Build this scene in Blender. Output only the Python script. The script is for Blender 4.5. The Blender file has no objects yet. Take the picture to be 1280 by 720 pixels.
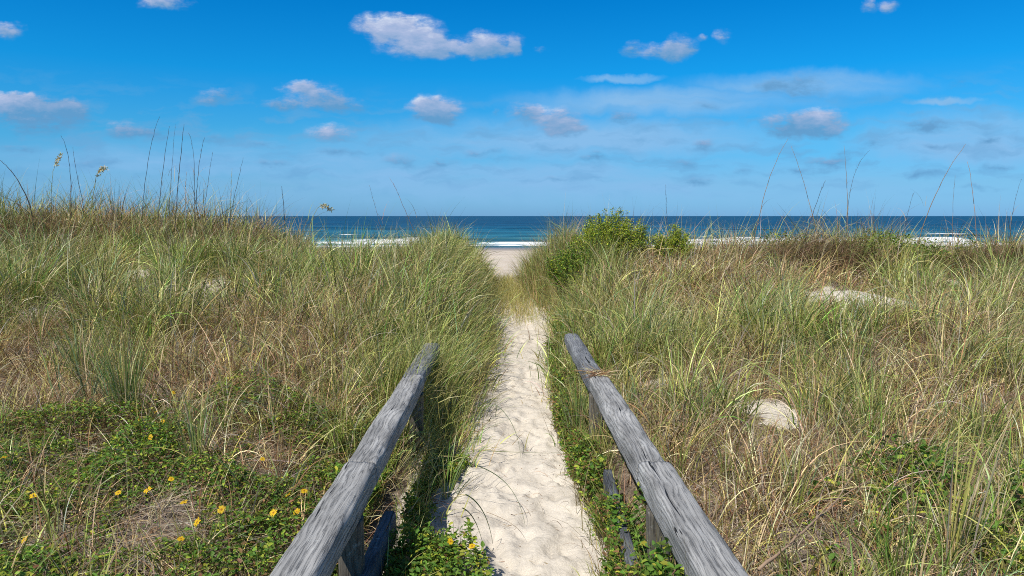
import bpy, math, random
import numpy as np
from mathutils import Vector

rng = np.random.default_rng(11)
random.seed(5)
R = math.radians
sc = bpy.context.scene
COL = sc.collection

# ------------------------------------------------------------------ camera
CAM_Z = 1.60
F = 924.0                         # focal length in pixels of the 1280 wide photograph
PITCH = math.atan(90 / F)         # horizon stands 90 px above the centre
cd = bpy.data.cameras.new('camera'); cam = bpy.data.objects.new('camera', cd); COL.objects.link(cam)
cam.location = (0, 0, CAM_Z); cam.rotation_euler = (R(90) - PITCH, 0, 0)
cd.sensor_width = 36; cd.lens = 36 * F / 1280; cd.clip_start = 0.05; cd.clip_end = 80000
sc.camera = cam

def ray(px, py):
    u = (px - 640) / F; v = (360 - py) / F
    c, s = math.cos(PITCH), math.sin(PITCH)
    return np.array([u, c + v * s, -s + v * c])

# ------------------------------------------------------------------ noise
def _h(ix, iy, seed):
    n = (ix.astype(np.int64) * 374761393 + iy.astype(np.int64) * 668265263 + seed * 974711) & 0xffffffff
    n = ((n ^ (n >> 13)) * 1274126177) & 0xffffffff
    n = (n ^ (n >> 16)) & 0xffffff
    return n / float(0xffffff)
def vn(x, y, seed=0):
    x = np.asarray(x, float); y = np.asarray(y, float)
    ix = np.floor(x); iy = np.floor(y); fx = x - ix; fy = y - iy
    fx = fx * fx * fx * (fx * (fx * 6 - 15) + 10); fy = fy * fy * fy * (fy * (fy * 6 - 15) + 10)
    a = _h(ix, iy, seed); b = _h(ix + 1, iy, seed); c = _h(ix, iy + 1, seed); d = _h(ix + 1, iy + 1, seed)
    return (a + (b - a) * fx) * (1 - fy) + (c + (d - c) * fx) * fy
def fbm(x, y, seed=0, o=4):
    t = 0; a = .5; s = 0
    x = np.asarray(x, float); y = np.asarray(y, float)
    for k in range(o):
        t = t + a * vn(x, y, seed + k * 17); s += a; a *= .5
        x, y = x * 2.03 + y * .31, y * 2.03 - x * .31
    return t / s
def sm(a, b, x):
    t = np.clip((np.asarray(x, float) - a) / (b - a), 0, 1); return t * t * (3 - 2 * t)

# ------------------------------------------------------------------ terrain
def path_c(y):
    return np.interp(y, [0, 3.3, 3.8, 4.4, 5.2, 6.3, 8.1, 11.3, 12.5, 14, 16, 20, 40], [.03, .03, -.04, -.03, .0, .06, .12, .12, -.08, -.14, -.22, -.3, -1.0])
def path_w(y):
    return np.interp(y, [0, 3.2, 3.8, 4.4, 5.2, 6.3, 8, 9, 11.3, 12.5, 14, 16, 20], [.36, .37, .41, .37, .33, .31, .31, .36, .45, .26, .26, .5, 1.6])
SEA_Z = -2.4
def height(x, y, fine=True):
    x = np.asarray(x, float); y = np.asarray(y, float)
    # along the path
    zp = np.interp(y, [0, 10.6, 12.0, 13.4, 15, 19, 24, 40, 94, 260], [0, 0, .16, .40, .30, -.75, -1.25, -1.55, -2.4, -5.5])
    # dune on either side of the path
    zl = np.interp(y, [0, 3, 5, 8.5, 11, 13, 15, 19, 24, 40, 94, 260], [.16, .20, .32, .62, .98, 1.40, 1.0, -.4, -1.2, -1.55, -2.4, -5.5])
    zr = np.interp(y, [0, 3, 5, 8.5, 11, 13.2, 15, 19, 24, 40, 94, 260], [.12, .16, .27, .42, .60, .84, .62, -.5, -1.2, -1.55, -2.4, -5.5])
    far = sm(16, 22, y)
    w = path_w(y); dx = x - path_c(y)
    # left slope swells away from the path
    lf = sm(0, 1, (-dx - w) / np.interp(y, [0, 6, 9, 13], [.9, 1.2, .85, .7]))
    rf = sm(0, 1, (dx - w) / np.interp(y, [0, 6, 9, 13], [.9, 1.1, .85, .7]))
    near_l = 1 - (.56 * np.exp(-((x + 2.9) / 1.45) ** 2) + .26 * sm(-2.9, -1.6, x)) * sm(9, 12.5, y)
    zl = zl * near_l
    side = np.where(dx < 0, lf, rf) * (1 - far)
    z = zp * (1 - side) + np.where(dx < 0, zl, zr) * side
    lump = (fbm(x * .55 + 3, y * .55, 3, 3) - .5) * .42 + (fbm(x * 1.7, y * 1.7, 9, 3) - .5) * .16
    z = z + lump * side * sm(3, 7, y)
    z = z + (fbm(x * .12, y * .12, 31, 3) - .5) * .5 * far * (1 - sm(60, 95, y))
    if fine:
        inp = (1 - np.clip(side * 3, 0, 1))
        z = z + ((fbm(x * 6, y * 5, 41, 3) - .5) * .045 + (fbm(x * 17, y * 14, 47, 2) - .5) * .022) * (.35 + .65 * inp) * (1 - far)
        # foot prints trodden across each other
        for s in (51, 57, 63):
            gx = x * (3.4 + (s - 51) * .13) + s * .37 + (fbm(x * 2.6, y * 2.6, s, 3) - .5) * 2.2; gy = y * (2.9 - (s - 51) * .09) + s * .61 + (fbm(x * 2.6 + 9, y * 2.6, s + 7, 3) - .5) * 2.2
            cx = np.floor(gx); cy = np.floor(gy)
            ox = cx + .15 + .7 * _h(cx, cy, s); oy = cy + .15 + .7 * _h(cx, cy, s + 1)
            r = np.sqrt(((gx - ox) / .30) ** 2 + ((gy - oy) / .42) ** 2)
            z = z + inp * (1 - far) * (-.016 * (1 - sm(.35, 1.0, r)) + .007 * np.exp(-((r - 1.15) / .25) ** 2)) * (_h(cx, cy, s + 3) > .25)
    return z
def hit(px, py, up=0.0):
    """the point of the ground that the photograph shows at a pixel (for measuring only)"""
    d = ray(px, py); t = np.linspace(1.0, 40, 3000)
    P = np.array([0, 0, CAM_Z]) + t[:, None] * d
    below = P[:, 2] < height(P[:, 0], P[:, 1], False) + up
    k = int(np.argmax(below)) if below.any() else 400
    return P[k]
def atdepth(px, py, y):
    d = ray(px, py); return np.array([0, 0, CAM_Z]) + d * (y / d[1])

# ------------------------------------------------------------------ tagging
def tag(o, label=None, cat=None, group=None, kind=None):
    if label: o['label'] = label
    if cat: o['category'] = cat
    if group: o['group'] = group
    if kind: o['kind'] = kind
    return o
def empty(name, loc, rz=0.0):
    o = bpy.data.objects.new(name, None); COL.objects.link(o); o.location = tuple(map(float, loc)); o.rotation_euler = (0, 0, rz)
    o.empty_display_size = .1
    return o
def mesh_np(name, V, Q, mat, parent=None, colors=None, smooth=True, tris=None, attrs=None):
    """V Nx3, Q Mx4 (quads) and/or tris Kx3 -> one mesh object"""
    V = np.ascontiguousarray(V, np.float32)
    me = bpy.data.meshes.new(name)
    me.vertices.add(len(V)); me.vertices.foreach_set('co', V.ravel())
    li = []; ls = []; lt = []; s = 0
    if Q is not None and len(Q):
        Q = np.asarray(Q, np.int32); li.append(Q.ravel()); ls.append(np.arange(len(Q)) * 4); lt.append(np.full(len(Q), 4)); s = len(Q) * 4
    if tris is not None and len(tris):
        T = np.asarray(tris, np.int32); li.append(T.ravel()); ls.append(s + np.arange(len(T)) * 3); lt.append(np.full(len(T), 3))
    li = np.concatenate(li).astype(np.int32); ls = np.concatenate(ls).astype(np.int32); lt = np.concatenate(lt).astype(np.int32)
    me.loops.add(len(li)); me.loops.foreach_set('vertex_index', li)
    me.polygons.add(len(ls)); me.polygons.foreach_set('loop_start', ls)
    me.update(calc_edges=True)
    if smooth: me.polygons.foreach_set('use_smooth', np.ones(len(ls), bool))
    if colors is not None:
        a = me.color_attributes.new('tint', 'FLOAT_COLOR', 'POINT')
        c = np.ones((len(V), 4), np.float32); c[:, :3] = colors; a.data.foreach_set('color', c.ravel())
    for k, v in (attrs or {}).items():
        a = me.attributes.new(k, 'FLOAT', 'POINT'); a.data.foreach_set('value', np.ascontiguousarray(v, np.float32))
    me.materials.append(mat)
    o = bpy.data.objects.new(name, me); COL.objects.link(o)
    if parent: o.parent = parent
    return o

# ------------------------------------------------------------------ materials
def newmat(name):
    m = bpy.data.materials.new(name); m.use_nodes = True; nt = m.node_tree; nt.nodes.clear()
    out = nt.nodes.new('ShaderNodeOutputMaterial'); return m, nt, out
def N(nt, t, **kw):
    n = nt.nodes.new(t)
    for k, v in kw.items():
        if k.startswith('i_'):
            n.inputs[k[2:].replace('_', ' ')].default_value = v
        else: setattr(n, k, v)
    return n
def L(nt, a, b): nt.links.new(a, b)
def math_n(nt, op, a, b=None, clamp=False):
    n = nt.nodes.new('ShaderNodeMath'); n.operation = op; n.use_clamp = clamp
    for k, v in enumerate((a, b)):
        if v is None: continue
        if isinstance(v, (int, float)): n.inputs[k].default_value = v
        else: nt.links.new(v, n.inputs[k])
    return n.outputs[0]
def ramp(nt, fac, stops, interp='LINEAR'):
    n = nt.nodes.new('ShaderNodeValToRGB'); n.color_ramp.interpolation = interp
    e = n.color_ramp.elements
    while len(e) < len(stops): e.new(.5)
    for k, (p, c) in enumerate(stops):
        e[k].position = p; e[k].color = (c, c, c, 1) if isinstance(c, (int, float)) else (*c, 1)
    nt.links.new(fac, n.inputs[0]); return n.outputs[0]
def mixc(nt, fac, a, b, blend='MIX'):
    n = nt.nodes.new('ShaderNodeMix'); n.data_type = 'RGBA'; n.blend_type = blend
    if isinstance(fac, (int, float)): n.inputs[0].default_value = fac
    else: nt.links.new(fac, n.inputs[0])
    for k, v in ((6, a), (7, b)):
        if isinstance(v, tuple): n.inputs[k].default_value = (*v, 1)
        else: nt.links.new(v, n.inputs[k])
    return n.outputs[2]

def leaf_mat(name, trans=.3, rough=.5, spec=.25):
    m, nt, out = newmat(name)
    at = N(nt, 'ShaderNodeAttribute', attribute_name='tint')
    p = N(nt, 'ShaderNodeBsdfPrincipled'); p.inputs['Roughness'].default_value = rough
    p.inputs['Specular IOR Level'].default_value = spec
    L(nt, at.outputs['Color'], p.inputs['Base Color'])
    t = N(nt, 'ShaderNodeBsdfTranslucent')
    c2 = mixc(nt, .5, at.outputs['Color'], (1.0, .95, .35), 'MULTIPLY')
    L(nt, c2, t.inputs['Color'])
    mx = N(nt, 'ShaderNodeMixShader'); mx.inputs[0].default_value = trans
    L(nt, p.outputs[0], mx.inputs[1]); L(nt, t.outputs[0], mx.inputs[2]); L(nt, mx.outputs[0], out.inputs[0])
    return m
M_GRASS = leaf_mat('grass_blade', .22, .42, .45)
M_DRY = leaf_mat('dry_grass_blade', .16, .7, .2)
M_LEAF = leaf_mat('leaf', .32, .6, .25)
M_STALK = leaf_mat('stalk', .05, .6, .2)
M_PETAL = leaf_mat('petal', .25, .6, .2)

def sand_nodes(nt, scale=1.0):
    """pale quartz sand colour, with darker damp grains and shell specks"""
    tc = N(nt, 'ShaderNodeNewGeometry')
    n1 = N(nt, 'ShaderNodeTexNoise'); n1.inputs['Scale'].default_value = 3.0; n1.inputs['Detail'].default_value = 6; L(nt, tc.outputs['Position'], n1.inputs['Vector'])
    n2 = N(nt, 'ShaderNodeTexNoise'); n2.inputs['Scale'].default_value = 260; n2.inputs['Detail'].default_value = 3; L(nt, tc.outputs['Position'], n2.inputs['Vector'])
    base = ramp(nt, n1.outputs[0], [(.3, (.56, .50, .415)), (.7, (.69, .625, .53))])
    gr = ramp(nt, n2.outputs[0], [(.3, .80), (.62, 1.08)])
    c = mixc(nt, 1.0, base, gr, 'MULTIPLY')
    v = N(nt, 'ShaderNodeTexVoronoi'); v.inputs['Scale'].default_value = 26; L(nt, tc.outputs['Position'], v.inputs['Vector'])
    pk = math_n(nt, 'LESS_THAN', v.outputs['Distance'], .10)
    sep = N(nt, 'ShaderNodeSeparateColor'); L(nt, v.outputs['Color'], sep.inputs[0])
    pk2 = math_n(nt, 'MULTIPLY', pk, math_n(nt, 'GREATER_THAN', sep.outputs[0], .86))
    c = mixc(nt, pk2, c, (.16, .10, .06))
    n3 = N(nt, 'ShaderNodeTexNoise'); n3.inputs['Scale'].default_value = 38; n3.inputs['Detail'].default_value = 5; L(nt, tc.outputs['Position'], n3.inputs['Vector'])
    h = math_n(nt, 'ADD', math_n(nt, 'MULTIPLY', n3.outputs[0], 1.0), math_n(nt, 'MULTIPLY', n2.outputs[0], .12))
    bp = N(nt, 'ShaderNodeBump'); bp.inputs['Strength'].default_value = .55; bp.inputs['Distance'].default_value = .016; L(nt, h, bp.inputs['Height'])
    return c, bp.outputs[0], tc
m, nt, out = newmat('path_sand'); M_SAND = m
c, nrm, tc = sand_nodes(nt)
p = N(nt, 'ShaderNodeBsdfPrincipled'); p.inputs['Roughness'].default_value = .95; p.inputs['Specular IOR Level'].default_value = .1
L(nt, c, p.inputs['Base Color']); L(nt, nrm, p.inputs['Normal']); L(nt, p.outputs[0], out.inputs[0])

m, nt, out = newmat('dune_soil'); M_DUNE = m
c, nrm, tc = sand_nodes(nt)
at = N(nt, 'ShaderNodeAttribute', attribute_name='litter')
n4 = N(nt, 'ShaderNodeTexNoise'); n4.inputs['Scale'].default_value = 14; n4.inputs['Detail'].default_value = 8; n4.inputs['Roughness'].default_value = .7; L(nt, tc.outputs['Position'], n4.inputs['Vector'])
lit = ramp(nt, n4.outputs[0], [(.32, (.07, .053, .04)), (.5, (.17, .13, .10)), (.66, (.33, .27, .21))])
f = math_n(nt, 'ADD', at.outputs['Fac'], math_n(nt, 'MULTIPLY', math_n(nt, 'SUBTRACT', n4.outputs[0], .5), 1.1))
fr = ramp(nt, f, [(.42, 0.0), (.56, 1.0)])
c2 = mixc(nt, fr, c, lit)
p = N(nt, 'ShaderNodeBsdfPrincipled'); p.inputs['Roughness'].default_value = .95; p.inputs['Specular IOR Level'].default_value = .1
L(nt, c2, p.inputs['Base Color']); L(nt, nrm, p.inputs['Normal']); L(nt, p.outputs[0], out.inputs[0])

m, nt, out = newmat('beach_sand'); M_BEACH = m
tc = N(nt, 'ShaderNodeNewGeometry')
n1 = N(nt, 'ShaderNodeTexNoise'); n1.inputs['Scale'].default_value = .35; n1.inputs['Detail'].default_value = 9; n1.inputs['Roughness'].default_value = .65; L(nt, tc.outputs['Position'], n1.inputs['Vector'])
dry = ramp(nt, n1.outputs[0], [(.3, (.50, .41, .315)), (.7, (.65, .56, .45))])
sp = N(nt, 'ShaderNodeSeparateXYZ'); L(nt, tc.outputs['Position'], sp.inputs[0])
wet = ramp(nt, math_n(nt, 'ADD', math_n(nt, 'MULTIPLY', sp.outputs[2], -1.0), math_n(nt, 'MULTIPLY', n1.outputs[0], .1)), [(.0, 0.0), (1.0, 0.0)])
wf = N(nt, 'ShaderNodeMapRange'); wf.inputs[1].default_value = -2.14; wf.inputs[2].default_value = -2.34; L(nt, sp.outputs[2], wf.inputs[0])
cc = mixc(nt, wf.outputs[0], dry, (.27, .215, .165))
bp = N(nt, 'ShaderNodeBump'); bp.inputs['Strength'].default_value = .5; bp.inputs['Distance'].default_value = .15; L(nt, n1.outputs[0], bp.inputs['Height'])
p = N(nt, 'ShaderNodeBsdfPrincipled'); p.inputs['Specular IOR Level'].default_value = .3
rg = N(nt, 'ShaderNodeMapRange'); L(nt, wf.outputs[0], rg.inputs[0]); rg.inputs[3].default_value = .95; rg.inputs[4].default_value = .35; L(nt, rg.outputs[0], p.inputs['Roughness'])
L(nt, cc, p.inputs['Base Color']); L(nt, bp.outputs[0], p.inputs['Normal']); L(nt, p.outputs[0], out.inputs[0])

# sea water with foam
m, nt, out = newmat('sea_water'); M_SEA = m
tc = N(nt, 'ShaderNodeNewGeometry')
mp = N(nt, 'ShaderNodeMapping'); mp.inputs['Scale'].default_value = (.05, .16, 1); L(nt, tc.outputs['Position'], mp.inputs[0])
n1 = N(nt, 'ShaderNodeTexNoise'); n1.inputs['Scale'].default_value = 1; n1.inputs['Detail'].default_value = 5; n1.inputs['Roughness'].default_value = .55; L(nt, mp.outputs[0], n1.inputs['Vector'])
mp2 = N(nt, 'ShaderNodeMapping'); mp2.inputs['Scale'].default_value = (.0022, .012, 1); L(nt, tc.outputs['Position'], mp2.inputs[0])
n2 = N(nt, 'ShaderNodeTexNoise'); n2.inputs['Scale'].default_value = 1; n2.inputs['Detail'].default_value = 5; L(nt, mp2.outputs[0], n2.inputs['Vector'])
sp = N(nt, 'ShaderNodeSeparateXYZ'); L(nt, tc.outputs['Position'], sp.inputs[0])
dp = N(nt, 'ShaderNodeMapRange'); dp.inputs[1].default_value = 105; dp.inputs[2].default_value = 330; L(nt, sp.outputs[1], dp.inputs[0])
dpn = math_n(nt, 'ADD', dp.outputs[0], math_n(nt, 'MULTIPLY', math_n(nt, 'SUBTRACT', n2.outputs[0], .5), .7), clamp=True)
deep = ramp(nt, dpn, [(0, (.075, .20, .21)), (.22, (.022, .125, .165)), (.55, (.006, .07, .12)), (1, (.003, .038, .08))])
streak = ramp(nt, n1.outputs[0], [(.35, .45), (.65, 1.6)])
col = mixc(nt, 1.0, deep, streak, 'MULTIPLY')
fa = N(nt, 'ShaderNodeAttribute', attribute_name='foam')
mp3 = N(nt, 'ShaderNodeMapping'); mp3.inputs['Scale'].default_value = (.35, 1.1, 1); L(nt, tc.outputs['Position'], mp3.inputs[0])
n3 = N(nt, 'ShaderNodeTexNoise'); n3.inputs['Scale'].default_value = 1; n3.inputs['Detail'].default_value = 8; n3.inputs['Roughness'].default_value = .7; L(nt, mp3.outputs[0], n3.inputs['Vector'])
ff = math_n(nt, 'ADD', fa.outputs['Fac'], math_n(nt, 'MULTIPLY', math_n(nt, 'SUBTRACT', n3.outputs[0], .5), 1.9))
ffr = ramp(nt, ff, [(.45, 0.0), (.62, 1.0)])
# scattered white caps
caps = ramp(nt, n1.outputs[0], [(.76, 0.0), (.78, .6)])
fm = math_n(nt, 'MAXIMUM', ffr, caps)
col = mixc(nt, fm, col, (.86, .87, .87))
bp = N(nt, 'ShaderNodeBump'); bp.inputs['Strength'].default_value = .6; bp.inputs['Distance'].default_value = .5; L(nt, n1.outputs[0], bp.inputs['Height'])
p = N(nt, 'ShaderNodeBsdfPrincipled'); p.inputs['IOR'].default_value = 1.33; p.inputs['Specular IOR Level'].default_value = .22
L(nt, col, p.inputs['Base Color']); L(nt, bp.outputs[0], p.inputs['Normal'])
rr = N(nt, 'ShaderNodeMapRange'); L(nt, fm, rr.inputs[0]); rr.inputs[3].default_value = .38; rr.inputs[4].default_value = .9; L(nt, rr.outputs[0], p.inputs['Roughness'])
L(nt, p.outputs[0], out.inputs[0])

# weathered timber (grain runs along the object's y axis)
def wood_mat(name, light, dark, seed=0.0, blue=1.0):
    m, nt, out = newmat(name)
    tc = N(nt, 'ShaderNodeTexCoord')
    mp = N(nt, 'ShaderNodeMapping'); mp.inputs['Location'].default_value = (seed, seed * 1.7, seed * .3); L(nt, tc.outputs['Object'], mp.inputs[0])
    # slow wander of the grain, bending round knots
    w = N(nt, 'ShaderNodeTexNoise'); w.inputs['Scale'].default_value = 2.6; w.inputs['Detail'].default_value = 2
    mw = N(nt, 'ShaderNodeMapping'); mw.inputs['Scale'].default_value = (2.2, .8, 2.2); L(nt, mp.outputs[0], mw.inputs[0]); L(nt, mw.outputs[0], w.inputs['Vector'])
    vor = N(nt, 'ShaderNodeTexVoronoi'); vor.inputs['Scale'].default_value = 1
    mv = N(nt, 'ShaderNodeMapping'); mv.inputs['Scale'].default_value = (5.0, 1.6, 5.0); L(nt, mp.outputs[0], mv.inputs[0]); L(nt, mv.outputs[0], vor.inputs['Vector'])
    knot = ramp(nt, vor.outputs['Distance'], [(.0, 1.0), (.42, 0.0)], 'EASE')
    sx = N(nt, 'ShaderNodeSeparateXYZ'); L(nt, mp.outputs[0], sx.inputs[0])
    lin = math_n(nt, 'ADD', math_n(nt, 'MULTIPLY', sx.outputs[0], 19), math_n(nt, 'MULTIPLY', sx.outputs[2], 23))
    g = math_n(nt, 'ADD', lin, math_n(nt, 'MULTIPLY', w.outputs[0], 2.4))
    g = math_n(nt, 'ADD', g, math_n(nt, 'MULTIPLY', knot, .9))
    mf = N(nt, 'ShaderNodeMapping'); mf.inputs['Scale'].default_value = (150, 4.5, 150); L(nt, mp.outputs[0], mf.inputs[0])
    fine = N(nt, 'ShaderNodeTexNoise'); fine.inputs['Scale'].default_value = 1; fine.inputs['Detail'].default_value = 5; fine.inputs['Roughness'].default_value = .65; L(nt, mf.outputs[0], fine.inputs['Vector'])
    g = math_n(nt, 'ADD', g, math_n(nt, 'MULTIPLY', fine.outputs[0], .9))
    saw = math_n(nt, 'FRACT', math_n(nt, 'MULTIPLY', g, 2.3))
    ring = ramp(nt, saw, [(0, .15), (.12, .55), (.6, 1.0), (.9, .75), (1, .15)])
    # long drying cracks
    mc = N(nt, 'ShaderNodeMapping'); mc.inputs['Scale'].default_value = (75, 1.9, 75); L(nt, mp.outputs[0], mc.inputs[0])
    wc = N(nt, 'ShaderNodeVectorMath'); wc.operation = 'ADD'; L(nt, mc.outputs[0], wc.inputs[0])
    wsc = N(nt, 'ShaderNodeVectorMath'); wsc.operation = 'SCALE'; wsc.inputs['Scale'].default_value = 3.0; L(nt, w.outputs['Color'], wsc.inputs[0]); L(nt, wsc.outputs[0], wc.inputs[1])
    cr = N(nt, 'ShaderNodeTexNoise'); cr.inputs['Scale'].default_value = 1; cr.inputs['Detail'].default_value = 1.5; L(nt, wc.outputs[0], cr.inputs['Vector'])
    crack = ramp(nt, cr.outputs[0], [(.27, 0.0), (.315, 1.0)])
    # broad blotches, lichen and droppings
    bl = N(nt, 'ShaderNodeTexNoise'); bl.inputs['Scale'].default_value = 9; bl.inputs['Detail'].default_value = 6; mb = N(nt, 'ShaderNodeMapping'); mb.inputs['Scale'].default_value = (1, .35, 1); L(nt, mp.outputs[0], mb.inputs[0]); L(nt, mb.outputs[0], bl.inputs['Vector'])
    blo = ramp(nt, bl.outputs[0], [(.28, .5), (.5, .95), (.70, 1.35)])
    col = mixc(nt, ring, dark, light)
    col = mixc(nt, ramp(nt, fine.outputs[0], [(.35, .0), (.7, .38)]), col, tuple(min(1, v * 1.5) for v in light))
    col = mixc(nt, 1.0, col, blo, 'MULTIPLY')
    col = mixc(nt, crack, tuple(v * .22 for v in dark), col)
    ln = N(nt, 'ShaderNodeTexNoise'); ln.inputs['Scale'].default_value = 30; ln.inputs['Detail'].default_value = 5; L(nt, mp.outputs[0], ln.inputs['Vector'])
    lic = math_n(nt, 'MULTIPLY', ramp(nt, ln.outputs[0], [(.62, 0.0), (.70, .75)]), ramp(nt, bl.outputs[0], [(.45, 0.0), (.6, 1.0)]))
    col = mixc(nt, lic, col, (.50, .51, .47))
    h = math_n(nt, 'ADD', math_n(nt, 'MULTIPLY', ring, .5), math_n(nt, 'MULTIPLY', crack, 1.4))
    h = math_n(nt, 'ADD', h, math_n(nt, 'MULTIPLY', fine.outputs[0], .7))
    bp = N(nt, 'ShaderNodeBump'); bp.inputs['Strength'].default_value = .85; bp.inputs['Distance'].default_value = .006; L(nt, h, bp.inputs['Height'])
    p = N(nt, 'ShaderNodeBsdfPrincipled'); p.inputs['Roughness'].default_value = .8; p.inputs['Specular IOR Level'].default_value = .25
    L(nt, col, p.inputs['Base Color']); L(nt, bp.outputs[0], p.inputs['Normal']); L(nt, p.outputs[0], out.inputs[0])
    return m
M_WOOD = wood_mat('weathered_timber', (.36, .352, .335), (.10, .10, .10), 0.0)
M_WOOD2 = wood_mat('weathered_timber_darker', (.215, .22, .225), (.055, .06, .07), 4.3)
M_POST = wood_mat('post_timber', (.15, .135, .11), (.05, .043, .034), 7.7)
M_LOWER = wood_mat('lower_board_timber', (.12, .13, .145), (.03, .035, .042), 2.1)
M_DRIFT = wood_mat('driftwood', (.50, .46, .40), (.20, .17, .14), 9.9)

# ------------------------------------------------------------------ ground sheets
def axis(pts):
    out = []
    for a, b, s in pts:
        n = max(1, int(round((b - a) / s))); out += list(np.linspace(a, b, n, endpoint=False))
    return np.array(out + [pts[-1][1]])
XS = axis([(-1500, -300, 100), (-300, -60, 20), (-60, -16, 3), (-16, -6, .4), (-6, -1.0, .09), (-1.0, 1.0, .022), (1.0, 6, .09), (6, 16, .4), (16, 60, 3), (60, 300, 20), (300, 1500, 100)])
YS = axis([(-30, -4, 2), (-4, 1.2, .3), (1.2, 7.2, .024), (7.2, 14, .06), (14, 22, .2), (22, 60, 1.0), (60, 112, 1.5), (112, 260, 12)])
GX, GY = np.meshgrid(XS, YS)
GZ = height(GX, GY)
nx = len(XS); ny = len(YS)
idx = np.arange(nx * ny).reshape(ny, nx)
quads = np.stack([idx[:-1, :-1], idx[:-1, 1:], idx[1:, 1:], idx[1:, :-1]], -1).reshape(-1, 4)
cxq = GX.ravel()[quads].mean(1); cyq = GY.ravel()[quads].mean(1)
edge = (fbm(cxq * 3.1, cyq * 3.1, 77, 3) - .5) * .28
is_path = (np.abs(cxq - path_c(cyq)) < path_w(cyq) + .06 + edge) & (cyq < 20)
is_beach = (cyq >= 20)

# bare patches of sand in the grass: (pixel x, pixel y, half width m, half length m)
PATCHES = [(1064, 368, .60, .95), (1000, 380, .16, .35), (968, 512, .22, .34), (175, 340, .28, .8), (72, 386, .18, .5), (262, 358, .18, .6),
           (1190, 352, .25, .6), (812, 478, .14, .22), (1120, 378, .2, .5)]
PW = [(hit(a, b), rw, rl) for a, b, rw, rl in PATCHES]
def bare(x, y, grow=1.0):
    """0 in vegetation .. 1 on open sand"""
    b = np.zeros(np.shape(x))
    w = (fbm(np.asarray(x) * 6, np.asarray(y) * 6, 91, 4) - .5) * 1.2
    for P, rw, rl in PW:
        r = np.sqrt(((x - P[0]) / (rw * grow)) ** 2 + ((y - (P[1] - rl * .25)) / (rl * grow)) ** 2) + w
        b = np.maximum(b, 1 - sm(.75, 1.1, r))
    return b
def shortf(x, y):
    """grass kept short where the wind has bared the sand just behind it"""
    f = np.ones(np.shape(x))
    for P, rw, rl in PW:
        a = np.abs(x / np.maximum(y, .5) - P[0] / P[1]) / (rw * .95 / P[1])
        L_ = np.clip(P[1] * .20, .5, 2.2)
        k = (1 - sm(.7, 1.2, a)) * sm(P[1] - L_ - .5, P[1] - L_ + .5, y) * (y < P[1] + rl)
        f = f * (1 - .74 * k)
    return f
def pathdist(x, y):
    return np.abs(x - path_c(y)) - path_w(y)
allV = np.stack([GX.ravel(), GY.ravel(), GZ.ravel()], -1)
vx, vy = allV[:, 0], allV[:, 1]
near = np.abs(vx) < 20
lit = np.full(len(vx), .75)
lit = lit * sm(-.02, .25, pathdist(vx, vy)) * (1 - bare(vx, vy))
lit = lit * (.75 + .5 * fbm(vx * 1.3, vy * 1.3, 15, 3))
# sand shows between the rails and the trodden way
lit = lit * np.where((vy < 5.5) & (vx < 0) & (vx > -.62), .55, 1)
def sheet(name, sel, mat, attr=None):
    q = quads[sel]; u, inv = np.unique(q, return_inverse=True)
    return mesh_np(name, allV[u], inv.reshape(-1, 4), mat, attrs={'litter': attr[u]} if attr is not None else None)
tag(sheet('sand_path', is_path & ~is_beach, M_SAND), 'pale trodden sand path running between the wooden rails to the beach', 'path', kind='structure')
tag(sheet('dune_ground', ~is_path & ~is_beach, M_DUNE, lit), 'sandy dune ground under the grasses on both sides of the path', 'ground', kind='structure')
tag(sheet('beach', is_beach, M_BEACH), 'open pale beach between the dune and the surf', 'beach', kind='structure')

# ------------------------------------------------------------------ sea
sx_ = axis([(-30000, -3000, 3000), (-3000, -400, 200), (-400, -130, 6), (-130, 130, .8), (130, 400, 6), (400, 3000, 200), (3000, 30000, 3000)])
sy_ = axis([(86, 170, .28), (170, 260, 1.0), (260, 600, 10), (600, 3000, 200), (3000, 45000, 3500)])
SX, SY = np.meshgrid(sx_, sy_)
wav = np.zeros_like(SX); foam = np.zeros_like(SX)
# rows of breakers, each with its own wander, height and stretch of broken water
def breaker(y0, hgt, wd, xs, seed, foamw):
    global wav, foam
    yc = y0 + (fbm(SX * .018, SX * 0 + seed, seed, 3) - .5) * 14
    gate = np.zeros_like(SX)
    for a, b in xs: gate = np.maximum(gate, sm(a - 4, a + 4, SX) * (1 - sm(b - 4, b + 4, SX)))
    gate = gate * (.55 + .6 * fbm(SX * .09, SX * 0 + 3, seed + 5, 2))
    d = SY - yc
    prof = np.where(d > 0, np.exp(-(d / (wd * 1.6)) ** 2), np.exp(-(d / (wd * .55)) ** 2))
    wav = wav + hgt * prof * (.45 + .65 * gate)
    foam = np.maximum(foam, gate * (.62 + .75 * fbm(SX * .16, SY * .5, seed + 9, 3)) * (np.exp(-(np.where(d > 0, d / .8, d / foamw)) ** 2)))
def X(px, y): return (px - 640) / F * y
breaker(95.5, .12, 1.4, [(-400, 400)], 3, 1.6)
breaker(102, .42, 2.0, [(X(370, 102), X(560, 102)), (X(590, 102), X(720, 102)), (X(840, 102), X(1340, 102)), (-300, -60)], 8, 2.2)
breaker(112, .60, 2.2, [(X(430, 112), X(535, 112)), (X(860, 112), X(1210, 112)), (-300, -90)], 13, 3.4)
breaker(126, .55, 2.6, [(X(500, 126), X(530, 126)), (X(890, 126), X(950, 126)), (X(1120, 126), X(1190, 126)), (-300, -120)], 21, 3.5)
breaker(150, .38, 3.0, [(X(1160, 150), X(1215, 150)), (X(430, 150), X(452, 150))], 29, 1.6)
breaker(168, .35, 3.4, [], 34, 1.5)
sw = (fbm(SX * .05, SY * .22, 61, 4) - .5) * .5
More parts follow.
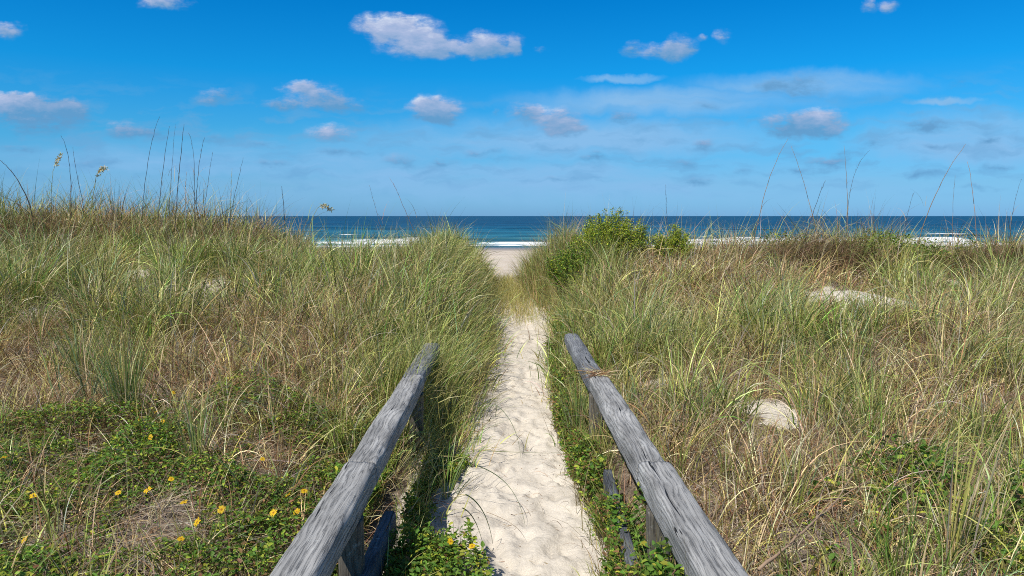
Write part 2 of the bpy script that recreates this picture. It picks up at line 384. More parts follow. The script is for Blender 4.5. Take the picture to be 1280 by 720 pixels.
wav = wav + sw * sm(104, 125, SY) * (1 - sm(600, 2500, SY))
foam = np.maximum(foam, .46 * (1 - sm(92, 97.5, SY)))
SZ = SEA_Z + wav
ii = np.arange(SX.size).reshape(SX.shape)
sq = np.stack([ii[:-1, :-1], ii[:-1, 1:], ii[1:, 1:], ii[1:, :-1]], -1).reshape(-1, 4)
tag(mesh_np('sea', np.stack([SX.ravel(), SY.ravel(), SZ.ravel()], -1), sq, M_SEA, attrs={'foam': foam.ravel()}),
    'deep blue sea with white breakers running up to the beach', 'sea', kind='structure')

# ------------------------------------------------------------------ blades
def blades(root, length, width, az, tilt, curl, color, tipcolor=None, seg=5, twist=None, droop=None, flat=False):
    """strips that taper and arch; root Nx3, others N; returns V, Q, C"""
    n = len(root)
    t = np.linspace(0, 1, seg + 1)
    ang = tilt[:, None] + curl[:, None] * t[None, :] ** 1.4
    ang = np.clip(ang, -.2, 2.7)
    dirx = np.sin(ang); dirz = np.cos(ang)
    step = length[:, None] / seg
    r = np.concatenate([np.zeros((n, 1)), np.cumsum((dirx[:, :-1] + dirx[:, 1:]) * .5 * step, 1)], 1)
    z = np.concatenate([np.zeros((n, 1)), np.cumsum((dirz[:, :-1] + dirz[:, 1:]) * .5 * step, 1)], 1)
    ca, sa = np.cos(az)[:, None], np.sin(az)[:, None]
    # sideways wander so that strips are not planar
    wob = (rng.normal(0, .05, (n, 1)) * length[:, None]) * t[None, :] ** 2
    P = np.stack([root[:, 0:1] + r * ca - wob * sa, root[:, 1:2] + r * sa + wob * ca, root[:, 2:3] + z], -1)
    T = np.stack([dirx * ca, dirx * sa, dirz], -1)
    perp = np.stack([-sa + 0 * t, ca + 0 * t, np.zeros((n, seg + 1))], -1)
    nor = np.cross(T, perp)
    ph = (twist if twist is not None else rng.uniform(-1.2, 1.2, n))[:, None] + t[None, :] * rng.uniform(-.8, .8, n)[:, None]
    S = perp * np.cos(ph)[..., None] + nor * np.sin(ph)[..., None]
    w = width[:, None] * np.clip((1 - t ** 1.7), .04, 1)[None, :] * (.72 + .28 * np.sin(np.pi * np.clip(t * 1.3, 0, 1)))[None, :] * .5
    A = P + S * w[..., None]; B = P - S * w[..., None]
    V = np.stack([A, B], 2).reshape(-1, 3)
    tc = color[:, None, :] if tipcolor is None else color[:, None, :] * (1 - t[None, :, None] ** 1.6) + tipcolor[:, None, :] * t[None, :, None] ** 1.6
    C = np.repeat(np.broadcast_to(tc, (n, seg + 1, 3)), 2, axis=1).reshape(-1, 3)
    base = (np.arange(n) * (seg + 1) * 2)[:, None]
    k = np.arange(seg)[None, :] * 2
    Q = np.stack([base + k, base + k + 1, base + k + 3, base + k + 2], -1).reshape(-1, 4)
    return V, Q, C
class Bag:
    def __init__(s): s.V = []; s.Q = []; s.C = []; s.n = 0
    def add(s, V, Q, C):
        s.V.append(V); s.Q.append(Q + s.n); s.C.append(C); s.n += len(V)
    def build(s, name, mat, parent=None):
        return mesh_np(name, np.concatenate(s.V), np.concatenate(s.Q), mat, parent, np.concatenate(s.C))
def jit(c, n, v=.18, hue=.08):
    c = np.asarray(c, float)
    base = np.broadcast_to(c, (n, 3)) if c.ndim == 1 else c
    return np.clip(base * rng.lognormal(0, v, (n, 1)) * (1 + rng.normal(0, hue, (n, 3))), .004, .9)
GREEN = (.125, .22, .033); PALE = (.365, .415, .11); OLIVE = (.38, .35, .09); BLUEG = (.17, .28, .12)
STRAW = (.68, .55, .30); TAN = (.52, .37, .20); RUST = (.28, .15, .075); GREYT = (.42, .35, .27); YEL = (.48, .43, .14)
PAL = np.array([GREEN, PALE, OLIVE, BLUEG, STRAW, TAN, RUST, GREYT, YEL])

def cand(n, y0, y1, extra=1.15):
    """points spread evenly over the ground the camera could see"""
    y = np.sqrt(rng.uniform(y0 ** 2, y1 ** 2, n)); hw = .70 * y + extra
    x = rng.uniform(-1, 1, n) * hw
    return x, y
def rail_clear(x, y):
    inside = (np.abs(np.abs(x + .05 * (x < 0) * 0) - .63) < .085) & (y < 5.7)
    return inside
def ridge(x, y): return sm(10.5, 12.5, y)

def project(x, y, z):
    """pixel of a world point, to choose which plants grow where the photograph shows them"""
    c, s = math.cos(PITCH), math.sin(PITCH)
    dz = z - CAM_Z; dep = y * c - dz * s
    return 640 + F * x / dep, 360 - F * (y * s + dz * c) / dep

def species(x, y):
    """share of green blades and of rust blades by place"""
    z = height(x, y, False)
    px, py = project(x, y, z)
    big = fbm(x * .45 + 7, y * .45, 101, 3)
    med = fbm(x * 1.4 + 2, y * 1.4, 111, 3)
    green = .54 + (big - .5) * 1.8 + (med - .5) * 1.4
    left = x < 0
    green = np.where(left & (y < 6.2) & (px < 330), green - .22, green)       # dead thatch, left foreground
    green = np.where(left & (y > 6.3) & (y < 11.2), green + .20, green)
    green = np.where(~left & (y < 6.8), green - .34, green)                   # right foreground mostly dry
    green = np.where((y > 11.2) & (np.abs(x) > 1.6), green - .26, green)      # brown along the crest
    green = np.where((np.abs(x - path_c(y)) < 1.6) & (y > 6) & (y < 12), green + .22, green)
    rust = .18 + (fbm(x * .8 + 31, y * .8, 131, 3) - .5) * .9
    rust = np.where(~left, rust + .16, rust)
    rust = np.where((y > 11.2) & (np.abs(x) > 1.2), rust + .38, rust)
    return np.clip(green, .06, .95), np.clip(rust, 0, .8), px, py

bags = {}
def bag(k):
    return bags.setdefault(k, Bag())
def put(kind, x, *a):
    V, Q, C = a
    bag(kind).add(V, Q, C)

def grow_clumps(ncl, y0, y1, per, seg, wmul, mode):
    tuft = mode == 'tuft'
    x, y = cand(ncl, y0, y1)
    pd = pathdist(x, y)
    if tuft: dens = .15 + 1.9 * (fbm(x * .8, y * .8, 205, 3) - .22)
    else: dens = .55 + 1.1 * (fbm(x * .9, y * .9, 201, 3) - .3)
    g, ru, px, py = species(x, y)
    # places where little tall grass stands
    leafy = (y < 4.3) & (x < -.72)
    dens = np.where(leafy, dens * (.30 if tuft else .45), dens)
    thatch = (y >= 4.3) & (y < 6.4) & (px < 330)
    dens = np.where(thatch, dens * (.55 if tuft else .85), dens)
    dens = np.where((x < 0) & (x > -.75) & (y < 4.5), dens * .25, dens)
    dens = np.where((x > 0) & (x < .75) & (y < 6.0), dens * (.10 if tuft else .5), dens)
    if tuft: dens = np.where((x > .75) & (y < 5.2), dens * .65, dens); dens = np.where((y > 11.1) & (np.abs(x) > 1.7), dens * .5, dens); dens = dens * np.clip(shortf(x, y) * 1.4, 0, 1)
    ok = (pd > (.07 if tuft else .03)) & (rng.uniform(0, 1, ncl) < dens) & ~rail_clear(x, y) & (bare(x, y) < .35)
    x, y, g, ru, pd = x[ok], y[ok], g[ok], ru[ok], pd[ok]
    n = len(x)
    # one clump = one species, one set of habits
    u = rng.uniform(0, 1, n)
    isg = u < (np.clip((g - .45) * 1.7 + .58, .05, .96) if tuft else np.clip((g - .4) * 1.3 + .30, .03, .8))
    isr = ~isg & (rng.uniform(0, 1, n) < ru * (.35 if tuft else 1.4))
    for side in (-1, 1):
        for nm, mask in (('g', isg), ('r', isr), ('d', ~isg & ~isr)):
            m_ = mask & ((x < path_c(y)) if side < 0 else (x >= path_c(y)))
            k = int(m_.sum())
            if not k: continue
            cx, cy, cpd = x[m_], y[m_], pd[m_]
            size = rng.uniform(.5, 1.7, k) if tuft else rng.uniform(.7, 1.3, k)
            cnt = rng.poisson(per * size) + 4
            ci = np.repeat(np.arange(k), cnt); N_ = len(ci)
            crad = (rng.uniform(.03, .13, k) * size if tuft else rng.uniform(.06, .18, k))[ci]
            rr = np.abs(rng.normal(0, 1, N_)) * crad; th = rng.uniform(0, 2 * np.pi, N_)
            rx = cx[ci] + rr * np.cos(th); ry = cy[ci] + rr * np.sin(th)
            rz = height(rx, ry, False) - .01
            root = np.stack([rx, ry, rz], -1)
            edge_ = np.clip(cpd[ci] * 2.2 + .35, .3, 1)
            near_ = np.clip(.50 + .065 * cy, 0, 1)[ci]
            cl = rng.uniform(.65, 1.2, k)[ci] * near_ * (1 if tuft else .68) * shortf(cx, cy)[ci]
            if nm != 'g': cl = cl * (1 + .45 * (sm(11, 12.3, cy) * ((cx < -4.2) | (cx > .8)))[ci])
            lean = rng.normal(0, .35, k)[ci]; lean2 = rng.normal(0, .25, k)[ci]
            if nm == 'g':
                ln = rng.uniform(.36, .88, N_) * cl * edge_; wd = rng.uniform(.0045, .0105, N_)
                tilt = np.abs(rng.normal(.20, .20, N_)); curl = np.abs(rng.normal(.85, .65, N_)) + 1.3 * (rng.uniform(0, 1, N_) < .13)
                pal = rng.choice(4, k, p=[.34, .38, .18, .10])
                col = jit(PAL[pal[ci]], N_, .32, .06) * rng.lognormal(-.04, .42, k)[ci][:, None]
                dead = rng.uniform(0, 1, N_) < .27
                col = np.where(dead[:, None], jit(PAL[rng.choice([4, 5, 8, 7], N_)], N_, .3), col)
                tipm = rng.uniform(0, 1, N_) < .4
                tip = np.where(tipm[:, None], jit(YEL, N_) * .8 + .2 * jit(TAN, N_), col * 1.1)
            elif nm == 'r':
                ln = rng.uniform(.20, .62, N_) * cl * edge_; wd = rng.uniform(.0022, .0045, N_)
                tilt = np.abs(rng.normal(.5, .32, N_)); curl = np.abs(rng.normal(1.2, .7, N_))
                col = jit(PAL[rng.choice([6, 6, 5, 7], N_)], N_, .32, .06) * rng.lognormal(-.08, .30, k)[ci][:, None]; tip = col * 1.25
            else:
                ln = rng.uniform(.26, .80, N_) * cl * edge_; wd = rng.uniform(.0030, .0080, N_)
                tilt = np.abs(rng.normal(.34, .28, N_)); curl = np.abs(rng.normal(1.1, .8, N_))
                col = jit(PAL[rng.choice([4, 5, 5, 7, 8, 6, 6, 2], N_)], N_, .36, .06) * rng.lognormal(-.05, .28, k)[ci][:, None]; tip = col * rng.uniform(.8, 1.2, (N_, 1))
            az = th + rng.normal(0, .5, N_)
            # the sea wind combs everything a little to the right
            az = np.arctan2(np.sin(az) * .9 - .05 + lean2, np.cos(az) * .9 + .22 + lean)
            put(('g' if nm == 'g' else 'd', side), None, *blades(root, ln, wd * wmul, az, tilt, curl, col, tip, seg))

grow_clumps(1500, 1.6, 4.6, 22, 5, .85, 'matrix')
grow_clumps(2300, 4.2, 7.0, 22, 5, .95, 'matrix')
grow_clumps(3300, 6.6, 10.2, 20, 4, 1.25, 'matrix')
grow_clumps(4000, 9.8, 14.0, 20, 4, 1.6, 'matrix')
grow_clumps(900, 13.8, 17.5, 18, 4, 1.9, 'matrix')
grow_clumps(420, 1.6, 4.6, 14, 7, .95, 'tuft')
grow_clumps(950, 4.2, 7.0, 16, 7, 1.12, 'tuft')
grow_clumps(1900, 6.6, 10.2, 16, 6, 1.45, 'tuft')
grow_clumps(2400, 9.8, 14.0, 14, 5, 1.8, 'tuft')

# walls of long green grass that close in on the path, and the low grassy hump across it
def wall(cx, cy, n, lmin, lmax, sx, sy, cols, lean=(0, 0), wd=(.004, .007), seg=6, side=-1, curlm=.8, kind='g', tiltm=.15):
    rx = rng.normal(cx, sx, n); ry = rng.normal(cy, sy, n)
    ok = pathdist(rx, ry) > -.05 if side else np.ones(n, bool)
    rx, ry = rx[ok], ry[ok]; n = len(rx)
    root = np.stack([rx, ry, height(rx, ry, False) - .01], -1)
    az = rng.uniform(0, 2 * np.pi, n); az = np.arctan2(np.sin(az) + lean[1], np.cos(az) + lean[0])
    col = jit(PAL[rng.choice(cols, n)], n, .2, .06)
    tip = np.where((rng.uniform(0, 1, n) < .4)[:, None], jit(YEL, n), col * 1.1)
    put((kind, side or -1), None, *blades(root, rng.uniform(lmin, lmax, n), rng.uniform(wd[0], wd[1], n), az, np.abs(rng.normal(tiltm, .14, n)), np.abs(rng.normal(curlm, .45, n)), col, tip, seg))
for cx, cy, n, l0, l1, sx, sy in [(-.60, 8.2, 460, .32, .66, .16, .35), (-.76, 9.3, 560, .36, .72, .2, .35), (-.66, 10.3, 560, .4, .78, .18, .3), (-1.05, 10.9, 560, .35, .72, .25, .3),
                                  (-.74, 11.4, 560, .4, .72, .14, .3), (-.60, 12.2, 460, .35, .66, .10, .3), (-.52, 5.6, 220, .2, .42, .09, .4), (-.54, 4.9, 120, .15, .34, .08, .3), (-.64, 7.0, 300, .26, .54, .11, .3), (-.66, 6.2, 220, .24, .48, .10, .3), (-1.5, 10.2, 500, .4, .85, .3, .4), (-.60, 12.6, 360, .3, .62, .15, .25)]:
    wall(cx, cy, n, l0, l1, sx, sy, [0, 0, 1, 1, 3, 8, 2, 4, 5], (.12, 0), side=-1)
for cx, cy, n, l0, l1, sx, sy in [(.70, 9.0, 320, .3, .6, .13, .3), (.80, 10.2, 420, .35, .75, .16, .3), (.74, 11.2, 420, .4, .8, .16, .25), (.50, 12.2, 520, .45, .9, .16, .3), (.30, 12.9, 420, .4, .8, .10, .3),
                                  (1.2, 11.2, 480, .4, .85, .25, .35), (.45, 13.2, 420, .45, .9, .15, .25), (1.0, 12.6, 460, .5, .95, .25, .3)]:
    wall(cx, cy, n, l0, l1, sx, sy, [0, 1, 1, 3, 2, 5, 6], (-.15, 0), side=1)
wall(-.05, 12.35, 2600, .14, .36, .26, .45, [8, 1, 8, 2, 4], (.1, -.1), (.003, .006), 4, 0, .8)
wall(.08, 11.25, 900, .08, .26, .26, .32, [8, 1, 8, 2, 4, 5], (.1, -.1), (.003, .006), 4, 0, .9)
wall(.50, 6.55, 170, .18, .42, .05, .25, [0, 1, 3, 2], (.2, -.1), (.004, .007), 6, 1, .7)
wall(-.66, 5.75, 320, .32, .66, .07, .22, [0, 1, 1, 8, 4], (0, -.2), (.004, .007), 6, -1, .8)
wall(-.1, 13.3, 900, .12, .26, .22, .35, [8, 1, 8, 2, 4], (.1, -.1), (.003, .006), 4, 0, .8)
wall(.55, 11.9, 260, .2, .45, .10, .3, [5, 6, 4], (-.4, 0), (.003, .005), 4, 1, 1.3, 'd')

wall(-.80, 5.6, 260, .4, .75, .06, .4, [0, 1, 1, 8, 2], (.5, -.35), side=-1)
wall(-.56, 5.3, 180, .3, .6, .06, .35, [0, 1, 1, 8, 2], (-.35, -.3), side=-1)
wall(.575, 2.62, 130, .28, .52, .03, .12, [0, 2, 1, 5], (-.1, 0), (.003, .006), 5, 1, .6)
wall(.57, 4.55, 120, .25, .50, .03, .12, [0, 2, 1, 5], (-.1, 0), (.003, .006), 5, 1, .6)
wall(.50, 3.0, 200, .12, .36, .07, .45, [0, 2, 5, 6, 1], (-.1, 0), (.003, .006), 5, 1, .9)
wall(.52, 4.2, 260, .15, .42, .05, .45, [0, 2, 5, 6, 1], (-.1, 0), (.003, .006), 5, 1, .9)
wall(.47, 5.4, 260, .15, .42, .06, .45, [0, 2, 5, 6, 1], (-.1, 0), (.003, .006), 5, 1, .9)
wall(.46, 6.8, 240, .15, .36, .06, .5, [0, 2, 5, 6, 1], (-.1, 0), (.003, .006), 5, 1, .9)
wall(-.54, 3.7, 160, .10, .26, .06, .35, [4, 2, 5, 0, 1], (.4, -.1), (.003, .006), 5, -1, 1.0)
wall(-.52, 4.5, 200, .12, .30, .08, .3, [4, 2, 0, 0, 1], (.4, -.1), (.003, .006), 5, -1, 1.0)
# fine upright wisps and long arching leaves that break the skyline
def skyline(n, y0, y1, x0, x1, l0, l1, dark=.5):
    x = rng.uniform(x0, x1, n); y = rng.uniform(y0, y1, n)
    ok = pathdist(x, y) > .12; x, y = x[ok], y[ok]; n = len(x)
    root = np.stack([x, y, height(x, y, False)], -1)
    az = np.arctan2(rng.normal(0, .5, n), rng.normal(.25, .8, n))
    col = jit(PAL[rng.choice([0, 1, 1, 4, 2], n)], n) 
    ln = rng.uniform(l0, l1, n)
    for side in (-1, 1):
        m_ = (x < 0) if side < 0 else (x >= 0)
        if m_.sum(): put(('g', side), None, *blades(root[m_], ln[m_], rng.uniform(.006, .011, int(m_.sum())), az[m_], np.abs(rng.normal(.12, .12, int(m_.sum()))), np.abs(rng.normal(.9, .55, int(m_.sum()))), col[m_], col[m_], 8))
skyline(700, 11.8, 13.6, -9.8, -3.6, .65, 1.15)
skyline(220, 11.8, 13.6, -3.9, -.6, .45, .95)
skyline(46, 10.5, 12.6, -3.2, -.5, .85, 1.25)
skyline(34, 10.8, 12.8, .4, 3.2, .7, 1.15)
skyline(60, 10.8, 12.8, 3.2, 9.5, .8, 1.25)
skyline(60, 11, 12.8, -9.5, -3.6, .9, 1.35)
skyline(620, 11.6, 13.8, .5, 9.8, .55, 1.0)

# dead thatch lying on the ground
def thatch(n, y0, y1, wmul, seg=3):
    x, y = cand(n, y0, y1)
    d = fbm(x * 1.1 + 5, y * 1.1, 301, 3)
    px, py = project(x, y, height(x, y, False))
    want = .35 + (d - .5) * 1.4 + np.where((x < 0) & (px < 420) & (y > 3.9) & (y < 7.2), .45, 0) + np.where((x > 0) & (y < 6.5), .22, 0) + np.where((x < -.7) & (y < 4.3), .3, 0)
    ok = (pathdist(x, y) > .02) & (rng.uniform(0, 1, n) < want) & ~rail_clear(x, y) & (bare(x, y) < .45) & ~((np.abs(x) < .55) & (y < 6) & (x > 0))
    x, y = x[ok], y[ok]; n = len(x)
    root = np.stack([x, y, height(x, y, False) + rng.uniform(0, .05, n)], -1)
    swirl = fbm(x * .9, y * .9, 311, 2) * 6.3 * 2
    az = swirl + rng.normal(0, .9, n)
    col = jit(PAL[rng.choice([7, 7, 7, 5, 4, 6, 7], n)], n, .3, .05)
    tilt = rng.normal(1.32, .16, n); curl = rng.normal(.25, .3, n)
    for side in (-1, 1):
        m_ = (x < 0) if side < 0 else (x >= 0); k = int(m_.sum())
        put(('t', side), None, *blades(root[m_], rng.uniform(.09, .36, k), rng.uniform(.0016, .0042, k) * wmul, az[m_], tilt[m_], curl[m_], col[m_], col[m_] * .9, seg))
thatch((90000), 1.7, 7.2, 1.0)
thatch((34000), 7.0, 13.5, 1.7, 2)

NAMES = {('g', -1): ('beach_grass', 'pale green dune grass covering the slope left of the path'),
         ('g', 1): ('beach_grass', 'pale green dune grass covering the slope right of the path'),
         ('d', -1): ('dry_grass', 'straw coloured and rusty dead grass among the green, left of the path'),
         ('d', 1): ('dry_grass', 'straw coloured and rusty dead grass among the green, right of the path'),
         ('t', -1): ('grass_thatch', 'grey brown dead straw lying flat on the ground left of the path'),
         ('t', 1): ('grass_thatch', 'grey brown dead straw lying flat on the ground right of the path')}
for k, (nm, lb) in NAMES.items():
    tag(bags[k].build(nm, M_GRASS if k[0] == 'g' else M_DRY), lb, 'grass' if k[0] != 't' else 'dead straw', kind='stuff')

# ------------------------------------------------------------------ leaves
def leaves(P, size, col, up=.6, az=None, narrow=.5, fold=.25):
    """folded ovate leaves, six vertices each"""
    n = len(P)
    nrm = rng.normal(0, 1, (n, 3)); nrm[:, 2] = np.abs(nrm[:, 2]) + up * 2; nrm /= np.linalg.norm(nrm, axis=1)[:, None]
    d = rng.normal(0, 1, (n, 3)); d -= nrm * (d * nrm).sum(1)[:, None]; d /= np.linalg.norm(d, axis=1)[:, None]
    s = np.cross(nrm, d)
    L_ = size[:, None]; W = L_ * narrow * rng.uniform(.8, 1.2, (n, 1)) * .5
    up_ = nrm * L_ * fold
    v0 = P; v1 = P + d * L_ * .35 + s * W + up_ * .5; v2 = P + d * L_ * .75 + s * W * .7 + up_ * .35; v3 = P + d * L_ - up_ * .25
    v4 = P + d * L_ * .75 - s * W * .7 + up_ * .35; v5 = P + d * L_ * .35 - s * W + up_ * .5
    m0 = P + d * L_ * .36; m1 = P + d * L_ * .76
    V = np.stack([v0, v1, v2, v3, v4, v5, m0, m1], 1).reshape(-1, 3)
    b = (np.arange(n) * 8)[:, None]
    Q = np.concatenate([b + np.array([[6, 1, 2, 7]]), b + np.array([[5, 6, 7, 4]])])
    T = np.concatenate([b + np.array([[0, 1, 6]]), b + np.array([[0, 6, 5]]), b + np.array([[7, 2, 3]]), b + np.array([[7, 3, 4]])])
    C = np.repeat(col, 8, axis=0)
    return V, Q, T, C
LG = (.12, .22, .03); LY = (.36, .42, .05); LD = (.06, .125, .025); LB = (.26, .15, .07)
def leafcols(n, pl=(LG, LG, LY, LD, LB), pr=(.4, .2, .2, .15, .05)):
    return jit(np.array(pl)[rng.choice(len(pl), n, p=pr)], n, .22, .08)

def cover(name, label, mask, n, x0, x1, y0, y1, h, size, pr=(.4, .2, .2, .15, .05), seed=401, thr=.42, scale=2.2):
    x = rng.uniform(x0, x1, n); y = rng.uniform(y0, y1, n)
    f_ = fbm(x * scale, y * scale, seed, 3)
    ok = mask(x, y) & (rng.uniform(0, 1, n) < sm(thr - .08, thr + .14, f_)) & ~rail_clear(x, y)
    x, y, f_ = x[ok], y[ok], f_[ok]; n = len(x)
    top = h * (.35 + .9 * sm(thr - .05, .75, f_)) * (.7 + .6 * fbm(x * 9, y * 9, seed + 3, 2))
    z = height(x, y, False) + top * np.sqrt(rng.uniform(.03, 1, n))
    V, Q, T, C = leaves(np.stack([x, y, z], -1), rng.uniform(*size, n), leafcols(n, pr=pr))
    # stems
    k = n // 9
    st = rng.choice(n, k, replace=False)
    root = np.stack([x[st] + rng.normal(0, .02, k), y[st] + rng.normal(0, .02, k), height(x[st], y[st], False)], -1)
    V2, Q2, C2 = blades(root, top[st] * rng.uniform(.8, 1.5, k), np.full(k, .0035), rng.uniform(0, 6.28, k), np.abs(rng.normal(.3, .3, k)), rng.normal(.3, .5, k), jit((.16, .13, .045), k), None, 3)
    Vn = np.concatenate([V, V2]); Qn = np.concatenate([Q, Q2 + len(V)]); Cn = np.concatenate([C, C2])
    o = mesh_np(name, Vn, Qn, M_LEAF, None, Cn, True, T)
    return tag(o, label, 'ground cover', kind='stuff')
cover('leafy_ground_cover', 'low bright green leafy creeper with flowers left of the left rail',
      lambda x, y: (x < -.74) & (y < np.interp(x, [-4, -2, -.7], [4.1, 4.9, 4.5])), 105000, -4.2, -.7, 1.7, 5.0, .15, (.013, .031), (.30, .30, .24, .08, .08), thr=.31, scale=3.4)
cover('leafy_ground_cover', 'bright green leafy mat spilling onto the sand at the foot of the left rail',
      lambda x, y: ((x + .36) / .27) ** 2 + ((y - 2.75) / .60) ** 2 + (fbm(x * 6, y * 6, 5, 3) - .5) * 1.2 < 1, 17000, -.66, .1, 1.9, 3.9, .15, (.016, .034), (.28, .38, .26, .04, .04), seed=431, thr=.15, scale=3)
cover('leafy_ground_cover', 'green leafy creeper in the sand just inside the left rail',
      lambda x, y: (pathdist(x, y) + (fbm(x * 5, y * 5, 8, 3) - .5) * .24 > -.04) & (y < 5.0), 80000, -.76, -.10, 1.9, 5.2, .14, (.014, .032), (.34, .3, .24, .06, .06), seed=421, thr=.32, scale=3)
cover('leafy_ground_cover', 'grey green leafy creeper along the foot of the right rail',
      lambda x, y: (x < .78) & (pathdist(x, y) + (fbm(x * 5, y * 5, 7, 3) - .5) * .22 > 0.0) & (y < 8.5), 105000, .2, .80, 1.9, 8.8, .21, (.013, .034), (.33, .17, .2, .14, .16), seed=441, thr=.27, scale=3)
cover('leafy_ground_cover', 'taller dark green leaves growing up beneath the near part of the right rail',
      lambda x, y: ((x - .60) / .12) ** 2 + ((y - 2.55) / .60) ** 2 < 1, 9000, .46, .74, 1.9, 3.2, .40, (.018, .042), (.5, .15, .15, .16, .04), seed=471, thr=.25, scale=3)
cover('leafy_ground_cover', 'sparse green leaves among dry grass right of the right rail',
      lambda x, y: (x > .70) & (y < 3.9), 16000, .70, 2.6, 1.8, 3.9, .17, (.022, .050), (.45, .1, .25, .15, .05), seed=461, thr=.55, scale=2.4)
cover('leafy_ground_cover', 'patches of green vine leaves on the slope behind the right rail end',
      lambda x, y: (pathdist(x, y) > .05) & ((y > 8.4) & (y < 10.6) & (x < 1.0)), 9000, .4, 1.0, 7.6, 10.8, .22, (.025, .055), seed=481, thr=.38, scale=2)
cover('leafy_ground_cover', 'bright green low vine on the right crest in front of the surf',
      lambda x, y: (((x - 6.9) / 1.5) ** 2 + ((y - 12.2) / .8) ** 2 < 1) | (((x - 4.9) / .7) ** 2 + ((y - 12.6) / .6) ** 2 < 1), 12000, 4, 8.5, 11.2, 13.4, .42, (.03, .06), (.35, .2, .35, .08, .02), seed=491, thr=.30, scale=1.5)

# ------------------------------------------------------------------ tube helper
def tube(pts, rad, sides=6, color=(.2, .2, .2), V=None):
    pts = np.asarray(pts, float); n = len(pts); rad = np.broadcast_to(rad, n)
    T = np.gradient(pts, axis=0); T /= np.linalg.norm(T, axis=1)[:, None] + 1e-9
    ref = np.array([0, 0, 1.0]) if abs(T[0, 2]) < .9 else np.array([0, 1.0, 0])
    S = np.cross(T, ref); S /= np.linalg.norm(S, axis=1)[:, None] + 1e-9; U = np.cross(S, T)
    a = np.linspace(0, 2 * np.pi, sides, endpoint=False)
    V = (pts[:, None] + (S[:, None] * np.cos(a)[None, :, None] + U[:, None] * np.sin(a)[None, :, None]) * rad[:, None, None]).reshape(-1, 3)
    i = np.arange(n - 1)[:, None] * sides; j = np.arange(sides)[None, :]; j2 = (j + 1) % sides
    Q = np.stack([i + j, i + j2, i + sides + j2, i + sides + j], -1).reshape(-1, 4)
    # close both ends with a centre point
    nv = len(V); V = np.concatenate([V, pts[:1], pts[-1:]])
    e0 = np.stack([np.full(sides, nv), (np.arange(sides) + 1) % sides, np.arange(sides), np.full(sides, nv)], -1)[:, :3]
    l = (n - 1) * sides
    e1 = np.stack([np.full(sides, nv + 1), l + np.arange(sides), l + (np.arange(sides) + 1) % sides], -1)
    tris = np.concatenate([e0, e1])
    C = np.broadcast_to(np.asarray(color, float), (len(V), 3)).copy()
    return V, Q, C, tris
def tube_obj(name, pts, rad, color, mat, parent=None, sides=6):
    V, Q, C, T = tube(pts, rad, sides, color); return mesh_np(name, V, Q, mat, parent, C, True, T)
def bez(a, b, c, n=12):
    t = np.linspace(0, 1, n)[:, None]; return (1 - t) ** 2 * a + 2 * t * (1 - t) * b + t ** 2 * c

